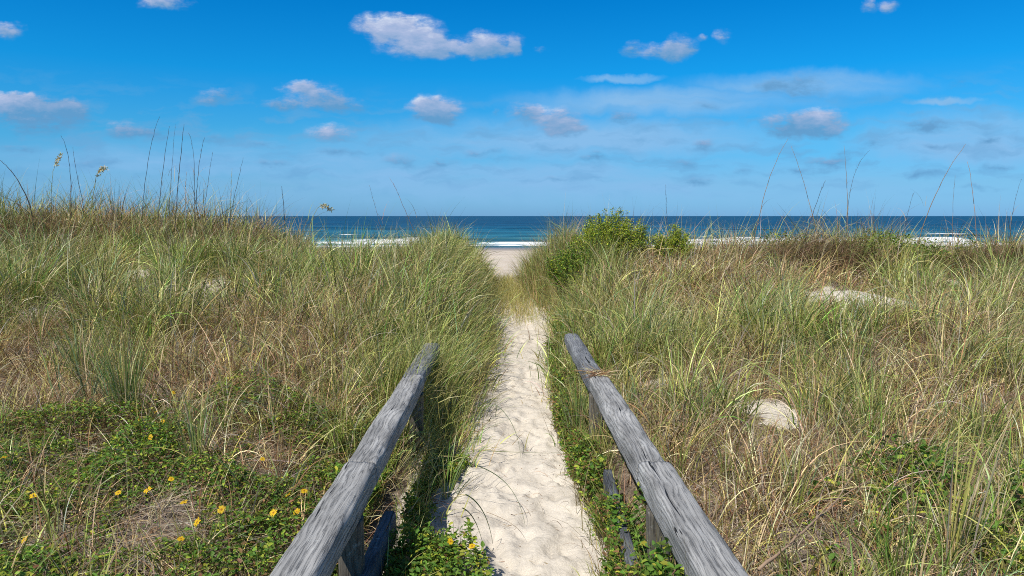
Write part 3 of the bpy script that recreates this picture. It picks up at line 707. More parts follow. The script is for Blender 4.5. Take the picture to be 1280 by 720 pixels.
# ------------------------------------------------------------------ railings
def beam(name, parent, y0, y1, xf, w, h, ztop, mat, wear=.005, seed=0, tilt=0.0, ends=.012):
    """sawn timber with rounded worn edges and split ends; the grid is built in place along y"""
    n = max(8, int((y1 - y0) / .018)); ys = np.linspace(y0, y1, n)
    # cross section: rounded rectangle
    r = .012; cs = []
    for cx, cz, a0 in ((w / 2 - r, -r, 0), (-w / 2 + r, -r, 90), (-w / 2 + r, -h + r, 180), (w / 2 - r, -h + r, 270)):
        for a in (0, 30, 60, 90): cs.append((cx + r * math.cos(R(a0 + a)), cz + r * math.sin(R(a0 + a))))
        if a0 in (0, 180):
            sgn = -1 if a0 == 0 else 1
            for k in range(1, 12): cs.append((sgn * (-(w / 2 - r) + (w - 2 * r) * k / 12) * 1.0 if False else (cx + sgn * (w - 2 * r) * k / 12), cz + (r if a0 == 0 else -r)))
        else:
            sgn = -1 if a0 == 90 else 1
            for k in range(1, 9): cs.append((cx + (-r if a0 == 90 else r), cz + sgn * (h - 2 * r) * k / 9))
    cs = np.array(cs); m_ = len(cs)
    A = np.arange(m_)
    per = np.concatenate([[0], np.cumsum(np.linalg.norm(np.diff(cs, axis=0), axis=1))])
    YY = ys[:, None] + 0 * A[None]; cxx = cs[:, 0][None] + 0 * YY; czz = cs[:, 1][None] + 0 * YY
    nx_ = cxx / (w / 2); nz_ = (czz + h / 2) / (h / 2)
    corner = np.clip(np.abs(nx_), 0, 1) ** 6 * np.clip(np.abs(nz_), 0, 1) ** 6
    g = (fbm(per[None] * 55 + seed, YY * 3.0 + seed, seed + 5, 3) - .5) * wear
    g = g - corner * wear * 3.2 * fbm(YY * 7, per[None] * 4, seed + 9, 3)
    # a few long splits in the top face
    for s_ in range(5):
        xc = (-.4 + .2 * s_) * w + (vn(YY[:, :1] * 1.3, YY[:, :1] * 0 + s_, seed + s_) - .5) * .02
        gate = sm(.62, .8, vn(YY[:, :1] * 1.1 + s_ * 3, YY[:, :1] * 0 + s_ * 7.7, seed + 40 + s_))
        g = g - .0022 * gate * np.exp(-((cxx - xc) / .0035) ** 2) * (nz_ > .9)
    L2 = np.sqrt(nx_ ** 2 + nz_ ** 2) + 1e-6
    xx = cxx + g * nx_ / L2; zz = czz + g * nz_ / L2
    ct, st = math.cos(tilt), math.sin(tilt)
    xr = xx * ct - zz * st; zr = xx * st + zz * ct
    endn = (fbm(per[None] * 30, per[None] * 0 + seed, seed, 2) - .5) * ends
    YY = YY + endn * ((YY - y0) < .03) + endn * ((y1 - YY) < .03)
    mid = (y0 + y1) / 2; xm = xf(mid)
    Vx = xf(YY) + xr - xm
    V = np.stack([Vx, YY - mid, zr + 0 * YY], -1).reshape(-1, 3)
    i = np.arange(n - 1)[:, None] * m_; j = A[None]; j2 = (A + 1)[None] % m_
    Q = np.stack([i + j, i + m_ + j, i + m_ + j2, i + j2], -1).reshape(-1, 4)
    nv = len(V)
    V = np.concatenate([V, V[:m_].mean(0)[None], V[-m_:].mean(0)[None]])
    T = np.concatenate([np.stack([np.full(m_, nv), A, (A + 1) % m_], -1), np.stack([np.full(m_, nv + 1), (n - 1) * m_ + (A + 1) % m_, (n - 1) * m_ + A], -1)])
    o = mesh_np(name, V, Q, mat, parent, None, True, T)
    o.location = (xm - parent.location.x, mid - parent.location.y, (ztop(mid) if callable(ztop) else ztop) - parent.location.z)
    return o
XL = lambda y: np.interp(y, [0, 2.1, 5.9, 8], [-.645, -.650, -.665, -.673])
XR = lambda y: np.interp(y, [0, 2.1, 6.3, 8], [.640, .618, .553, .53])
ZT = CAM_Z - 1.05

rl = empty('wooden_railing', (XL(3), 3.0, 0)); tag(rl, 'weathered grey timber rail on the left, its far end lost in green grass', 'railing', 'grey timber rails beside the path')
beam('top_beam', rl, .5, 3.085, XL, .142, .115, ZT, M_WOOD, .010, 3)
beam('top_beam', rl, 3.095, 4.86, XL, .140, .112, ZT - .004, M_WOOD, .010, 17, .02)
beam('top_beam', rl, 4.87, 6.15, lambda y: XL(y) - .01, .136, .11, ZT - .012, M_WOOD2, .011, 29, -.02)
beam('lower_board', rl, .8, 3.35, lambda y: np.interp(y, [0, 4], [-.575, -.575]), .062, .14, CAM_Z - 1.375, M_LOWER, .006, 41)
for yy in (2.76, 4.78, 1.0):
    o = beam('post', rl, 0, .62, lambda y: y * 0, .09, .09, 0, M_POST, .005, int(yy * 10))
    o.rotation_euler = (R(90), 0, 0); o.location = (XL(yy) + .028 - rl.location.x, yy - rl.location.y - .045, .125)
rr_ = empty('wooden_railing', (XR(3), 3.0, 0)); tag(rr_, 'weathered grey timber rail on the right with brown dead grass lying across it', 'railing', 'grey timber rails beside the path')
beam('top_beam', rr_, .5, 3.085, lambda y: XR(y) + .012, .150, .118, ZT + .002, M_WOOD, .010, 53, -.01)
beam('top_beam', rr_, 3.095, 4.80, XR, .134, .115, ZT, M_WOOD, .010, 67, .02)
beam('top_beam', rr_, 4.81, 6.65, lambda y: XR(y) - .008, .128, .11, ZT - .014, M_WOOD2, .011, 71)
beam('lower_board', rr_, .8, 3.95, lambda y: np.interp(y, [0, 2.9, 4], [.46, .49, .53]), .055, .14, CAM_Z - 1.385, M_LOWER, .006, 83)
for yy in (2.86, 4.78, 1.0):
    o = beam('post', rr_, 0, .62, lambda y: y * 0, .088, .088, 0, M_POST, .005, int(yy * 10) + 3)
    o.rotation_euler = (R(90), 0, 0); o.location = (XR(yy) - .022 - rr_.location.x, yy - rr_.location.y - .045, .125)

# dead grass wad across the right rail
def wad(name, label, c, n, spread, l0, l1, cols, z0=0.0, cat='dead grass', w=(.0025, .0045), azc=0.0, azs=.5):
    b = Bag()
    root = np.stack([rng.normal(0, spread[0], n), rng.normal(0, spread[1], n), np.abs(rng.normal(0, spread[2], n)) + z0], -1)
    az = np.where(rng.uniform(0, 1, n) < .5, azc, azc + np.pi) + rng.normal(0, azs, n)
    col = jit(PAL[rng.choice(cols, n)], n, .25)
    b.add(*blades(root, rng.uniform(l0, l1, n), rng.uniform(*w, n), az, rng.normal(1.35, .2, n), rng.normal(.45, .4, n), col, col, 5))
    o = b.build(name, M_DRY); o.location = tuple(map(float, c)); return tag(o, label, cat)
wad('dead_grass_wad', 'rusty brown tangle of dead grass draped over the right rail', (XR(4.83), 4.83, ZT + .003), 170, (.030, .03, .006), .06, .16, [5, 6, 6, 4])

# ------------------------------------------------------------------ tussocks that stand out, each a plant of its own
def tussock(label, px, py, n, l0, l1, cols, spread=.05, tilt=.12, curl=.5, lean=(0, 0), w=(.0045, .008), seg=8, up=0.0, cat='grass tuft', base=None, group=None, dead=.2):
    g = hit(px, py) if base is None else np.array(base, float)
    root_e = empty('grass_tussock', g)
    for nm, frac, cl, mt in (('leaf_blades', 1 - dead, cols, M_GRASS), ('dead_blades', dead, [4, 5, 7], M_DRY)):
        k = int(n * frac)
        if k < 2: continue
        b = Bag()
        th = rng.uniform(0, 2 * np.pi, k); r_ = np.abs(rng.normal(0, spread, k))
        root = np.stack([r_ * np.cos(th), r_ * np.sin(th), np.full(k, -.01 + up)], -1)
        root[:, 2] += height(g[0] + root[:, 0], g[1] + root[:, 1], False) - height(g[0], g[1], False)
        az = np.arctan2(np.sin(th) + lean[1], np.cos(th) + lean[0])
        col = jit(PAL[rng.choice(cl, k)], k, .16, .05)
        tip = np.where((rng.uniform(0, 1, k) < .5)[:, None], jit(YEL, k), col)
        ex = 1.0 if nm == 'leaf_blades' else 1.8
        b.add(*blades(root, rng.uniform(l0, l1, k), rng.uniform(*w, k), az, np.abs(rng.normal(tilt, .1, k)) * ex, np.abs(rng.normal(curl, .35, k)) * ex, col, tip, seg))
        b.build(nm, mt, root_e)
    return tag(root_e, label, cat, group)
tussock('upright green tuft standing alone above the yellow flowers, left foreground', 247, 585, 60, .35, .62, [1, 1, 3], .03, .08, .25, (-.2, 0), group='grass tufts')
tussock('dense blue green tuft at the upper edge of the grey thatch, far left', 98, 478, 130, .4, .66, [1, 3, 0], .06, .10, .35, group='grass tufts')
tussock('tall fanned green tuft just right of the densest tuft at far left', 158, 520, 150, .45, .8, [1, 0, 3], .07, .12, .4, group='grass tufts')
tussock('loose yellowish tuft growing against the outside of the left rail', 425, 520, 120, .3, .6, [1, 2, 8], .08, .2, .7, (.1, 0), group='grass tufts', dead=.4)
tussock('long green tuft leaning on the left rail near its buried end', 498, 470, 170, .40, .70, [0, 1, 2], .08, .15, .8, (.5, -.3), group='grass tufts', base=(-.84, 5.15, float(height(-.84, 5.15, False))))
tussock('thick arching green tuft hiding the end of the left rail', 560, 470, 300, .5, .95, [0, 1, 8], .10, .2, .9, (-.1, -.1), group='grass tufts', base=(-.62, 5.85, float(height(-.62, 5.85, False))))
tussock('narrow dark green tuft rising between the path and the right rail', 712, 512, 130, .40, .66, [0, 3, 1], .05, .08, .35, (-.25, .1), group='grass tufts', base=(.47, 5.15, float(height(.47, 5.15, False))))
tussock('small broad leaved blue green tuft beside the lower right board', 781, 668, 11, .16, .30, [3], .015, .35, 1.3, (0, -.2), w=(.012, .018), group='grass tufts', dead=0)
tussock('pale blue green tuft in dry grass right of the sand patch', 992, 640, 34, .3, .55, [3, 1], .03, .15, .5, (.2, 0), w=(.006, .010), group='grass tufts')
tussock('tall reedy tuft of straw and green at the lower right corner', 1190, 712, 30, .6, 1.0, [1, 8, 2], .05, .12, .25, (.5, 0), w=(.005, .009), group='grass tufts', dead=.5)
tussock('sparse long bladed tuft arching over the sand beside the left rail', 560, 622, 26, .3, .55, [0, 1], .03, .35, 1.0, (.55, 0), w=(.004, .006), group='grass tufts')
tussock('thin tuft of a few dark blades bending onto the path sand', 575, 575, 9, .4, .62, [0, 3], .03, .55, .9, (.9, .1), w=(.004, .006), group='grass tufts', dead=0)
tussock('tan and green tuft leaning out of the shade under the left rail', 490, 600, 60, .25, .5, [4, 8, 1], .05, .45, .8, (.9, -.1), w=(.003, .005), group='grass tufts', dead=.6)
tussock('rusty tuft mixed with green just past the right rail end', 735, 410, 180, .3, .55, [1, 2, 5], .10, .15, .5, group='grass tufts', dead=.55)
tussock('broad tuft of long green blades at the crest left of the path gap', 560, 330, 160, .4, .72, [0, 1, 3], .14, .16, .6, (.15, 0), group='grass tufts', base=(-.95, 11.2, float(height(-.95, 11.2, False))))

# ------------------------------------------------------------------ tall stalks of sea oats
def stalk(label, tip, mid, base, y, r=.0032, head='bare', col=(.14, .10, .07), twig=0):
    B = atdepth(*base, y); Mi = atdepth(*mid, y - .03); T = atdepth(*tip, y + rng.uniform(-.15, .1))
    zg = float(height(B[0], B[1], False))
    if B[2] > zg:   # carry the stalk down to the ground
        B2 = np.array([B[0] + (B[0] - Mi[0]) * .5, B[1], zg - .02])
    else: B2 = B
    e = empty('sea_oats_stalk', (B2[0], B2[1], zg)); o0 = np.array([B2[0], B2[1], zg])
    ctrl = 2 * Mi - .5 * (B + T)
    up = bez(B, ctrl, T, 16); pts = np.concatenate([[B2], up]) if np.linalg.norm(B2 - B) > .03 else up
    pts = pts - o0; n = len(pts)
    pts[1:-1] += rng.normal(0, .0025, (n - 2, 3))
    hs = int(n * .55); r *= 1.45
    tube_obj('stem', pts[:hs + 1], np.linspace(r, r * .66, hs + 1), col, M_STALK, e, 5)
    AV, AQ, AC, AT = tube(pts[hs:], np.linspace(r * .66, r * .34, n - hs), 5, col)
    b = Bag()
    if head == 'plume':
        # drooping panicle of flat pale spikelets
        k = 110; tt = rng.uniform(.66, 1.0, k); P = np.stack([np.interp(tt, np.linspace(0, 1, n), pts[:, a]) for a in range(3)], -1); P[:, 2] -= rng.uniform(0, .09, k) * (1.25 - tt); P[:, 0] += rng.normal(.01, .012, k)
        V, Q, Tt, C = leaves(P, rng.uniform(.03, .055, k), jit((.66, .58, .34), k, .15), up=-.2, narrow=.3, fold=.05)
        mesh_np('seed_head', np.concatenate([AV, V]), np.concatenate([AQ, Q + len(AV)]), M_DRY, e, np.concatenate([AC, C]), True, np.concatenate([AT, Tt + len(AV)]))
    else:
        # bare rachis: short broken side twigs
        k = 16 if head == 'bare' else 28; tt = rng.uniform(.58, 1.0, k)
        P = np.stack([np.interp(tt, np.linspace(0, 1, n), pts[:, a]) for a in range(3)], -1)
        az = rng.uniform(0, 6.28, k)
        b.add(*blades(P, rng.uniform(.02, .07, k) * (1.15 - tt) * 2.2, np.full(k, .0028), az, np.full(k, .25), rng.normal(.15, .2, k), jit(np.array(col) * 1.2, k), None, 2))
        V, Q, C = b.V[0], b.Q[0], b.C[0]
        mesh_np('seed_head', np.concatenate([AV, V]), np.concatenate([AQ, Q + len(AV)]), M_STALK, e, np.concatenate([AC, C]), True, AT)
    k = 3
    P = np.stack([np.interp(rng.uniform(.05, .4, k), np.linspace(0, 1, n), pts[:, a]) for a in range(3)], -1)
    for q_ in range(k):
        V, Q, C = blades(P[q_:q_ + 1], rng.uniform(.2, .42, 1), np.full(1, .006), rng.uniform(0, 6.28, 1), np.full(1, .25), rng.uniform(.6, 1.7, 1), jit(PALE if head == 'plume' else TAN, 1), None, 7)
        mesh_np('leaf', V, Q, M_DRY, e, C)
    return tag(e, label, 'sea oats', 'tall sea oats stalks on the dune crest')
DK = (.10, .085, .075); TN = (.30, .20, .11); GY = (.34, .34, .13)
ST = [
 ('stout dark stalk bending in from the left edge of the view', (-2, 199), (20, 222), (38, 258), 11.8, .006, 'bare', DK),
 ('dark stalk left of the pair standing behind the pale plume', (76, 169), (86, 200), (89, 250), 12.2, .0036, 'bare', DK),
 ('thinner partner right of the dark stalk near the pale plume', (91, 184), (95, 212), (103, 250), 12.3, .003, 'bare', DK),
 ('faint green plumed stalk leaning right at the far left crest', (76, 192), (67, 212), (64, 250), 12.0, .0032, 'plume', GY),
 ('yellow green stalk with drooping cream seed head, left crest', (132, 211), (118, 232), (110, 330), 11.4, .0045, 'plume', GY),
 ('tallest thin stalk of the left cluster, leaning right', (200, 145), (188, 185), (179, 250), 12.0, .003, 'bare', DK),
 ('dark slightly bowed stalk second from the left in the left cluster', (212, 158), (206, 195), (199, 255), 12.1, .0036, 'bare', DK),
 ('very thin straight stalk third in the left cluster', (219, 156), (216, 195), (212, 255), 12.4, .0024, 'bare', DK),
 ('thickly twigged dark stalk in the middle of the left cluster', (230, 155), (226, 195), (220, 262), 11.9, .0044, 'twigs', DK),
 ('pale bleached short stalk standing in the left cluster', (233, 215), (232, 235), (232, 262), 11.8, .0045, 'bare', (.5, .45, .38)),
 ('stalk of the left cluster that bows to the left at its tip', (235, 166), (242, 195), (243, 255), 12.2, .003, 'bare', DK),
 ('forked looking stalk right of the middle of the left cluster', (256, 172), (249, 205), (245, 255), 12.1, .0034, 'twigs', DK),
 ('last thin stalk on the right side of the left cluster', (266, 190), (262, 215), (257, 250), 12.3, .0026, 'bare', DK),
 ('lone thin stalk leaning right where the left crest drops', (304, 197), (297, 228), (288, 268), 12.0, .003, 'bare', DK),
 ('short green stalk beside the lone leaning one on the left crest', (290, 210), (289, 235), (288, 265), 12.1, .0034, 'bare', GY),
 ('short dark spiky stalk standing against the left part of the sea', (352, 233), (354, 252), (356, 280), 12.2, .0045, 'twigs', (.06, .06, .06)),
 ('golden plume nodding over the sea left of the path', (414, 262), (396, 262), (383, 312), 11.2, .0034, 'plume', GY),
 ('thin reddish stalk with a bud leaning left over the surf', (487, 222), (500, 248), (522, 300), 11.5, .0028, 'bare', (.25, .16, .13)),
 ('fainter thin stalk leaning left beside the reddish one', (461, 231), (470, 262), (481, 305), 11.6, .0022, 'bare', (.25, .18, .13)),
 ('thin dark stalk rising from behind the leafy shrub', (832, 231), (833, 262), (834, 300), 12.0, .0028, 'bare', DK),
 ('tall tan stalk curving right, first of the right hand group', (985, 174), (958, 235), (938, 330), 11.4, .0040, 'bare', TN),
 ('long tan stalk curving left above the right sand patch', (989, 183), (1012, 255), (1034, 352), 11.3, .0036, 'bare', TN),
 ('straight stalk with a tuft of twigs halfway, right of the sand patch', (1055, 182), (1059, 240), (1060, 306), 11.9, .0036, 'twigs', TN),
 ('thin stalk crossing behind the straight twiggy one and leaning right', (1087, 188), (1066, 225), (1058, 290), 12.0, .0024, 'bare', DK),
 ('short feathery stalk leaning right over the right hand crest', (1032, 226), (1022, 250), (1009, 292), 12.1, .0034, 'twigs', DK),
 ('longest right hand stalk leaning far to the right', (1207, 180), (1172, 238), (1147, 305), 11.7, .0048, 'bare', TN),
 ('upright stalk just left of the tall pale one at far right', (1194, 220), (1191, 270), (1190, 352), 11.5, .0026, 'bare', TN),
 ('tall pale reddish stalk standing in the rusty bush at far right', (1209, 202), (1218, 260), (1223, 358), 11.4, .0044, 'bare', (.36, .24, .17)),
 ('faint short stalk by the right edge above the sea', (1277, 224), (1268, 255), (1262, 300), 12.1, .0024, 'bare', DK),
 ('small thin stalk leaning right between the two longest at right', (1143, 240), (1135, 265), (1129, 300), 12.0, .0024, 'bare', DK),
 ('tan dead cane rising from the slope below the right crest', (1084, 380), (1094, 450), (1092, 560), 5.2, .0030, 'bare', TN),
 ('tall straw cane crossing the dry grass at the right edge', (1290, 425), (1262, 520), (1205, 705), 3.3, .0034, 'bare', (.42, .34, .17)),
]
for s_ in ST: stalk(s_[0], s_[1], s_[2], s_[3], s_[4], s_[5], s_[6], s_[7])

# ------------------------------------------------------------------ shrubs
def shrub(label, cx, cy, wx, wy, h, nsprig, name='leafy_shrub', cols=(LG, LY, LY, LD, LB), pr=(.30, .32, .20, .16, .02)):
    zg = float(height(cx, cy, False)); e = empty(name, (cx, cy, zg))
    P = []; stems = []
    for k in range(nsprig):
        a = random.uniform(0, 6.28); r = math.sqrt(random.random())
        bx, by = wx * r * math.cos(a), wy * r * math.sin(a)
        top = h * (1 - .42 * r ** 1.6) * random.uniform(.55, 1.08)
        b0 = np.array([bx * .25, by * .25, 0]); c0 = np.array([bx * .8, by * .8, top * .45]); t0 = np.array([bx * 1.1 + random.gauss(0, .02), by * 1.1, top])
        pts = bez(b0, c0, t0, 10); stems.append((pts, np.linspace(.006, .0015, 10)))
        nl = int(230 * top / h)
        tt = np.random.default_rng(k).uniform(.28, 1.0, nl)
        Q_ = np.stack([np.interp(tt, np.linspace(0, 1, 10), pts[:, a_]) for a_ in range(3)], -1)
        rad = .055 * (1.15 - tt)[:, None] + .012
        P.append(Q_ + rng.normal(0, 1, (nl, 3)) * rad * np.array([1, 1, .6]))
    P = np.concatenate(P); n = len(P)
    V, Q, T, C = leaves(P, rng.uniform(.016, .034, n), jit(np.array(cols)[rng.choice(len(cols), n, p=pr)] * np.array([1.25, 1.2, 1.0]), n, .2, .07), up=.15, narrow=.5)
    mesh_np('foliage', V, Q, M_LEAF, e, C, True, T)
    Vs = []; Qs = []; Ts = []; Cs = []; off = 0
    for pts, rd in stems:
        V, Q, C, T = tube(pts, rd, 5, (.16, .11, .07)); Vs.append(V); Qs.append(Q + off); Ts.append(T + off); Cs.append(C); off += len(V)
    mesh_np('stem', np.concatenate(Vs), np.concatenate(Qs), M_STALK, e, np.concatenate(Cs), True, np.concatenate(Ts))
    return tag(e, label, 'shrub')
shrub('bright yellow green leafy shrub right of the path gap, rising above the horizon', 1.58, 11.7, .62, .40, .90, 190, pr=(.25, .45, .18, .10, .02))
shrub('smaller yellow green shrub standing right of the tall one, against the surf', 2.56, 11.8, .32, .24, .74, 75, pr=(.25, .45, .18, .10, .02))
shrub('low green bush leaning over the path below the tall shrub', .98, 11.1, .44, .3, .80, 120, pr=(.5, .15, .1, .23, .02))
RU = ((.22, .12, .06), (.30, .19, .10), (.14, .085, .05), (.12, .14, .04), (.35, .26, .15))
def rustbush(label, cx, cy, sx, n, h, lean=(.5, -.3)):
    zg = float(height(cx, cy, False)); e = empty('dead_grass_mound', (cx, cy, zg)); b = Bag()
    root = np.stack([rng.normal(0, sx, n), rng.normal(0, sx * .6, n), np.full(n, 0.)], -1)
    root[:, 2] = height(cx + root[:, 0], cy + root[:, 1], False) - zg + rng.uniform(0, .12, n)
    az = rng.uniform(0, 6.28, n); az = np.arctan2(np.sin(az) + lean[1], np.cos(az) + lean[0])
    col = jit(np.array(RU)[rng.choice(5, n)], n, .22)
    b.add(*blades(root, rng.uniform(.6, 1.15, n) * h, rng.uniform(.004, .009, n), az, np.abs(rng.normal(.3, .2, n)), np.abs(rng.normal(1.5, .5, n)), col, col, 6))
    b.build('straw', M_DRY, e); return tag(e, label, 'dead grass')
rustbush('rusty mound of hanging dead grass directly above the right sand patch', 4.95, 11.75, .42, 2300, .72)
rustbush('brown drooping dead grass mound at the right end of the crest', 7.6, 11.5, .45, 2000, .70)
rustbush('wide brown dead grass mound near the left edge of the crest', -7.2, 11.5, .60, 2200, .60)
rustbush('low brown dead grass mound between shrubs and right sand patch', 3.8, 11.5, .40, 1500, .50)
rustbush('brown dead grass mound in the middle of the left crest', -4.7, 11.4, .55, 2000, .50)

# ------------------------------------------------------------------ yellow flowers
def flower_mesh(seed, petals=13, r=.030):
    rs = np.random.default_rng(seed); V = []; Q = []; n = 0
    for k in range(petals):
        a = 2 * math.pi * k / petals + rs.normal(0, .08); l = r * rs.uniform(.85, 1.1); w = r * .20; dr = rs.uniform(-.25, .15)
        c, s = math.cos(a), math.sin(a)
        for t, ww in ((.22, .6), (.5, 1.0), (.8, .9), (1.0, .25)):
            for sg in (-1, 1):
                rr = l * t; V.append((c * rr - s * w * ww * sg, s * rr + c * w * ww * sg, .004 + dr * rr * t + rs.normal(0, .0005)))
        for j in range(3): Q.append((n + 2 * j, n + 2 * j + 1, n + 2 * j + 3, n + 2 * j + 2))
        n += 8
    return np.array(V), np.array(Q)
def dome(r, h, seg=10, rings=4):
    V = []; Q = []
    for i in range(rings + 1):
        a = math.pi / 2 * i / rings
        for j in range(seg):
            b = 2 * math.pi * j / seg; V.append((r * math.cos(a) * math.cos(b) + 1e-5 * math.cos(b), r * math.cos(a) * math.sin(b) + 1e-5 * math.sin(b), h * math.sin(a)))
    for i in range(rings):
        for j in range(seg): Q.append((i * seg + j, i * seg + (j + 1) % seg, (i + 1) * seg + (j + 1) % seg, (i + 1) * seg + j))
    return np.array(V), np.array(Q)
protos = []
for k in range(4):
    V, Q = flower_mesh(k + 1, 12 + k, .029 + .001 * k)
    pm = mesh_np('petals', V, Q, M_PETAL, None, np.broadcast_to(np.array((.80, .52, .02)) * (1 - .06 * k), (len(V), 3)))
    V, Q = dome(.0105, .007); dm = mesh_np('flower_centre', V, Q, M_PETAL, None, np.broadcast_to((.42, .17, .015), (len(V), 3)))
    V, Q, C, T = tube(np.array([(0, 0, 0), (.004, .006, -.06), (.0, .0, -.15)]), .0018, 5, (.10, .16, .04)); sm_ = mesh_np('stem', V, Q, M_STALK, None, C, True, T)
    protos.append((pm, dm, sm_))
FL = [
 ((247, 653), 1.15, 'largest open yellow daisy, lowest of the three clear ones in the left leaves'),
 ((277, 637), 1.05, 'open yellow daisy up and right of the largest one'),
 ((230, 628), 1.0, 'open yellow daisy up and left of the largest one'),
 ((371, 640), 1.05, 'open yellow daisy nearest the left rail, lower right of its four'),
 ((342, 641), .95, 'yellow daisy left of the one nearest the left rail'),
 ((380, 614), 1.0, 'orange tinted yellow daisy, highest of the four by the left rail'),
 ((360, 619), .95, 'yellow daisy half hidden by leaves in the four by the left rail'),
 ((328, 574), .75, 'tiny pale yellow daisy at the upper right of the leafy patch'),
 ((185, 613), 1.1, 'tilted yellow daisy behind crossing green blades'),
 ((214, 599), .8, 'small yellow daisy just below the lone upright tuft'),
 ((148, 616), .8, 'small round yellow daisy left of the tilted one'),
 ((188, 547), .9, 'yellow daisy at the upper edge of the leafy patch'),
 ((174, 525), .8, 'small yellow daisy at the foot of the tall fanned tuft'),
 ((195, 515), .7, 'tiny yellow daisy, upper of the pair right of the fanned tuft'),
 ((204, 527), .75, 'tiny yellow daisy, lower of the pair right of the fanned tuft'),
 ((217, 491), .75, 'deep yellow daisy highest up the slope, in grey thatch'),
 ((42, 620), 1.0, 'low flat yellow daisy near the left edge, in the leaves'),
 ((5, 572), .9, 'orange yellow daisy at the very left edge of the view'),
 ((31, 675), .9, 'pale yellow daisy in the lower left corner leaves'),
 ((226, 674), .8, 'drooping yellow daisy below the largest one'),
 ((563, 677), .85, 'yellow daisy in the leaves inside the left rail, left one of two'),
 ((590, 683), .9, 'yellow daisy at the sand edge inside the left rail, right one of two'),
]
first = [True] * 4
for i, ((px, py), s_, lb) in enumerate(FL):
    k = i % 4
    P = hit(px, py, .20 if px > 500 else .16)
    e = empty('yellow_flower', P); e.rotation_euler = (rng.uniform(.0, 1.0), rng.uniform(-.6, .6), rng.uniform(-.5, .5)); e.scale = (s_ * .60,) * 3
    for pr_ in protos[k]:
        c = pr_ if first[k] else pr_.copy()
        if not first[k]: COL.objects.link(c)
        c.parent = e
    first[k] = False
    tag(e, lb, 'flower', 'yellow daisies in the dune')

# ------------------------------------------------------------------ driftwood, dead canes, litter
def stick(name, label, pix, up, r, col, mat, cat, branches=0, sides=8, taper=.4):
    pts = np.array([hit(a, b, up) for a, b in pix]); g = pts[0].copy()
    t = np.linspace(0, 1, len(pts)); tt = np.linspace(0, 1, 18)
    p_ = np.stack([np.interp(tt, t, pts[:, a]) for a in range(3)], -1) - g
    p_[1:-1] += rng.normal(0, r * .35, (16, 3))
    V, Q, C, T = tube(p_, np.linspace(r, r * taper, 18) * (1 + .2 * np.sin(tt * 23)), sides, col)
    if branches:
        off = len(V)
        for k in range(branches):
            s0 = p_[4 + 4 * k]; d = p_[-1] - p_[0]; d /= np.linalg.norm(d); e_ = s0 + d * .10 + np.array([rng.normal(0, .07), 0, .07])
            V2, Q2, C2, T2 = tube(bez(s0, s0 + d * .06, e_, 6), np.linspace(r * .5, r * .2, 6), 5, col)
            V = np.concatenate([V, V2]); Q = np.concatenate([Q, Q2 + off]); C = np.concatenate([C, C2]); T = np.concatenate([T, T2 + off]); off = len(V)
    o = mesh_np(name, V, Q, mat, None, C, True, T); o.location = tuple(map(float, g)); return tag(o, label, cat)
stick('driftwood', 'bleached driftwood stick lying on grey thatch at the left edge', [(2, 550), (28, 540), (52, 530)], .03, .017, (.4, .4, .4), M_DRIFT, 'driftwood')
stick('driftwood', 'short pale driftwood stub just below the long bleached stick', [(36, 592), (42, 574)], .03, .013, (.4, .4, .4), M_DRIFT, 'driftwood')
stick('dead_branch', 'long tan forked dead branch lying over dry grass at lower right', [(948, 712), (1000, 668), (1040, 632), (1066, 596)], .16, .0065, (.36, .25, .17), M_STALK, 'branch', 3)
stick('dead_branch', 'thin brown dead twig in the gap beside the tall shrub', [(700, 372), (716, 352), (728, 330)], .2, .006, (.14, .10, .08), M_STALK, 'branch', 1)
# broken straws, roots and leaf scraps on the sand
n = 1100
y = np.sqrt(rng.uniform(1.9 ** 2, 10 ** 2, n)); x = path_c(y) + rng.normal(0, .30, n) * rng.choice([1, 1, .6], n)
b = Bag()
b.add(*blades(np.stack([x, y, height(x, y) + .003], -1), rng.uniform(.01, .055, n) * rng.lognormal(0, .4, n), rng.uniform(.0015, .004, n), rng.uniform(0, 6.28, n), np.full(n, 1.52), rng.normal(0, .12, n), jit(PAL[rng.choice([5, 6, 6, 7], n)] * .75, n, .3), None, 3))
tag(b.build('plant_litter', M_DRY), 'tiny brown twigs and straws scattered on the path sand', 'litter', kind='stuff')

# runners and blades that lie across the sand
def strand(label, pix, w, col):
    pts = np.array([hit(a, b_, u) for a, b_, u in pix]); t = np.linspace(0, 1, len(pts)); tt = np.linspace(0, 1, 24)
    g = pts[0].copy()
    c3 = [np.polyfit(t, pts[:, a], min(2, len(pts) - 1)) for a in range(3)]
    P = np.stack([np.polyval(c, tt) for c in c3], -1)
    P[:, 2] = np.maximum(P[:, 2], height(P[:, 0], P[:, 1]) + .004)
    o = tube_obj('fallen_reed', P - g, np.interp(tt, [0, .3, 1], [w, w, w * .25]), col, M_STALK, None, 4); o.location = tuple(map(float, g))
    return tag(o, label, 'grass blade', 'long blades fallen across the sand')
strand('straight green blade lying nearly level across the path', [(598, 563, .02), (640, 565, .02), (700, 567, .01)], .0022, (.17, .20, .08))
strand('arching dark blade whose tip points down the path, upper one', [(618, 505, .25), (640, 530, .16), (651, 572, .01)], .0022, (.08, .13, .05))
strand('long arching dark blade curving down onto the middle of the sand', [(596, 582, .25), (636, 608, .14), (656, 655, .01)], .0024, (.08, .13, .05))
strand('stout dark blade bending down at the sand edge near the leaves', [(582, 618, .28), (604, 640, .18), (616, 680, .01)], .0028, (.08, .13, .05))
strand('dark blade left of the stout one, ending in the leaves', [(578, 635, .25), (594, 652, .15), (606, 690, .02)], .0026, (.08, .12, .05))
strand('thin brown runner curving along the middle of the path', [(608, 640, .02), (640, 655, .01), (655, 672, .01)], .0014, (.28, .20, .12))

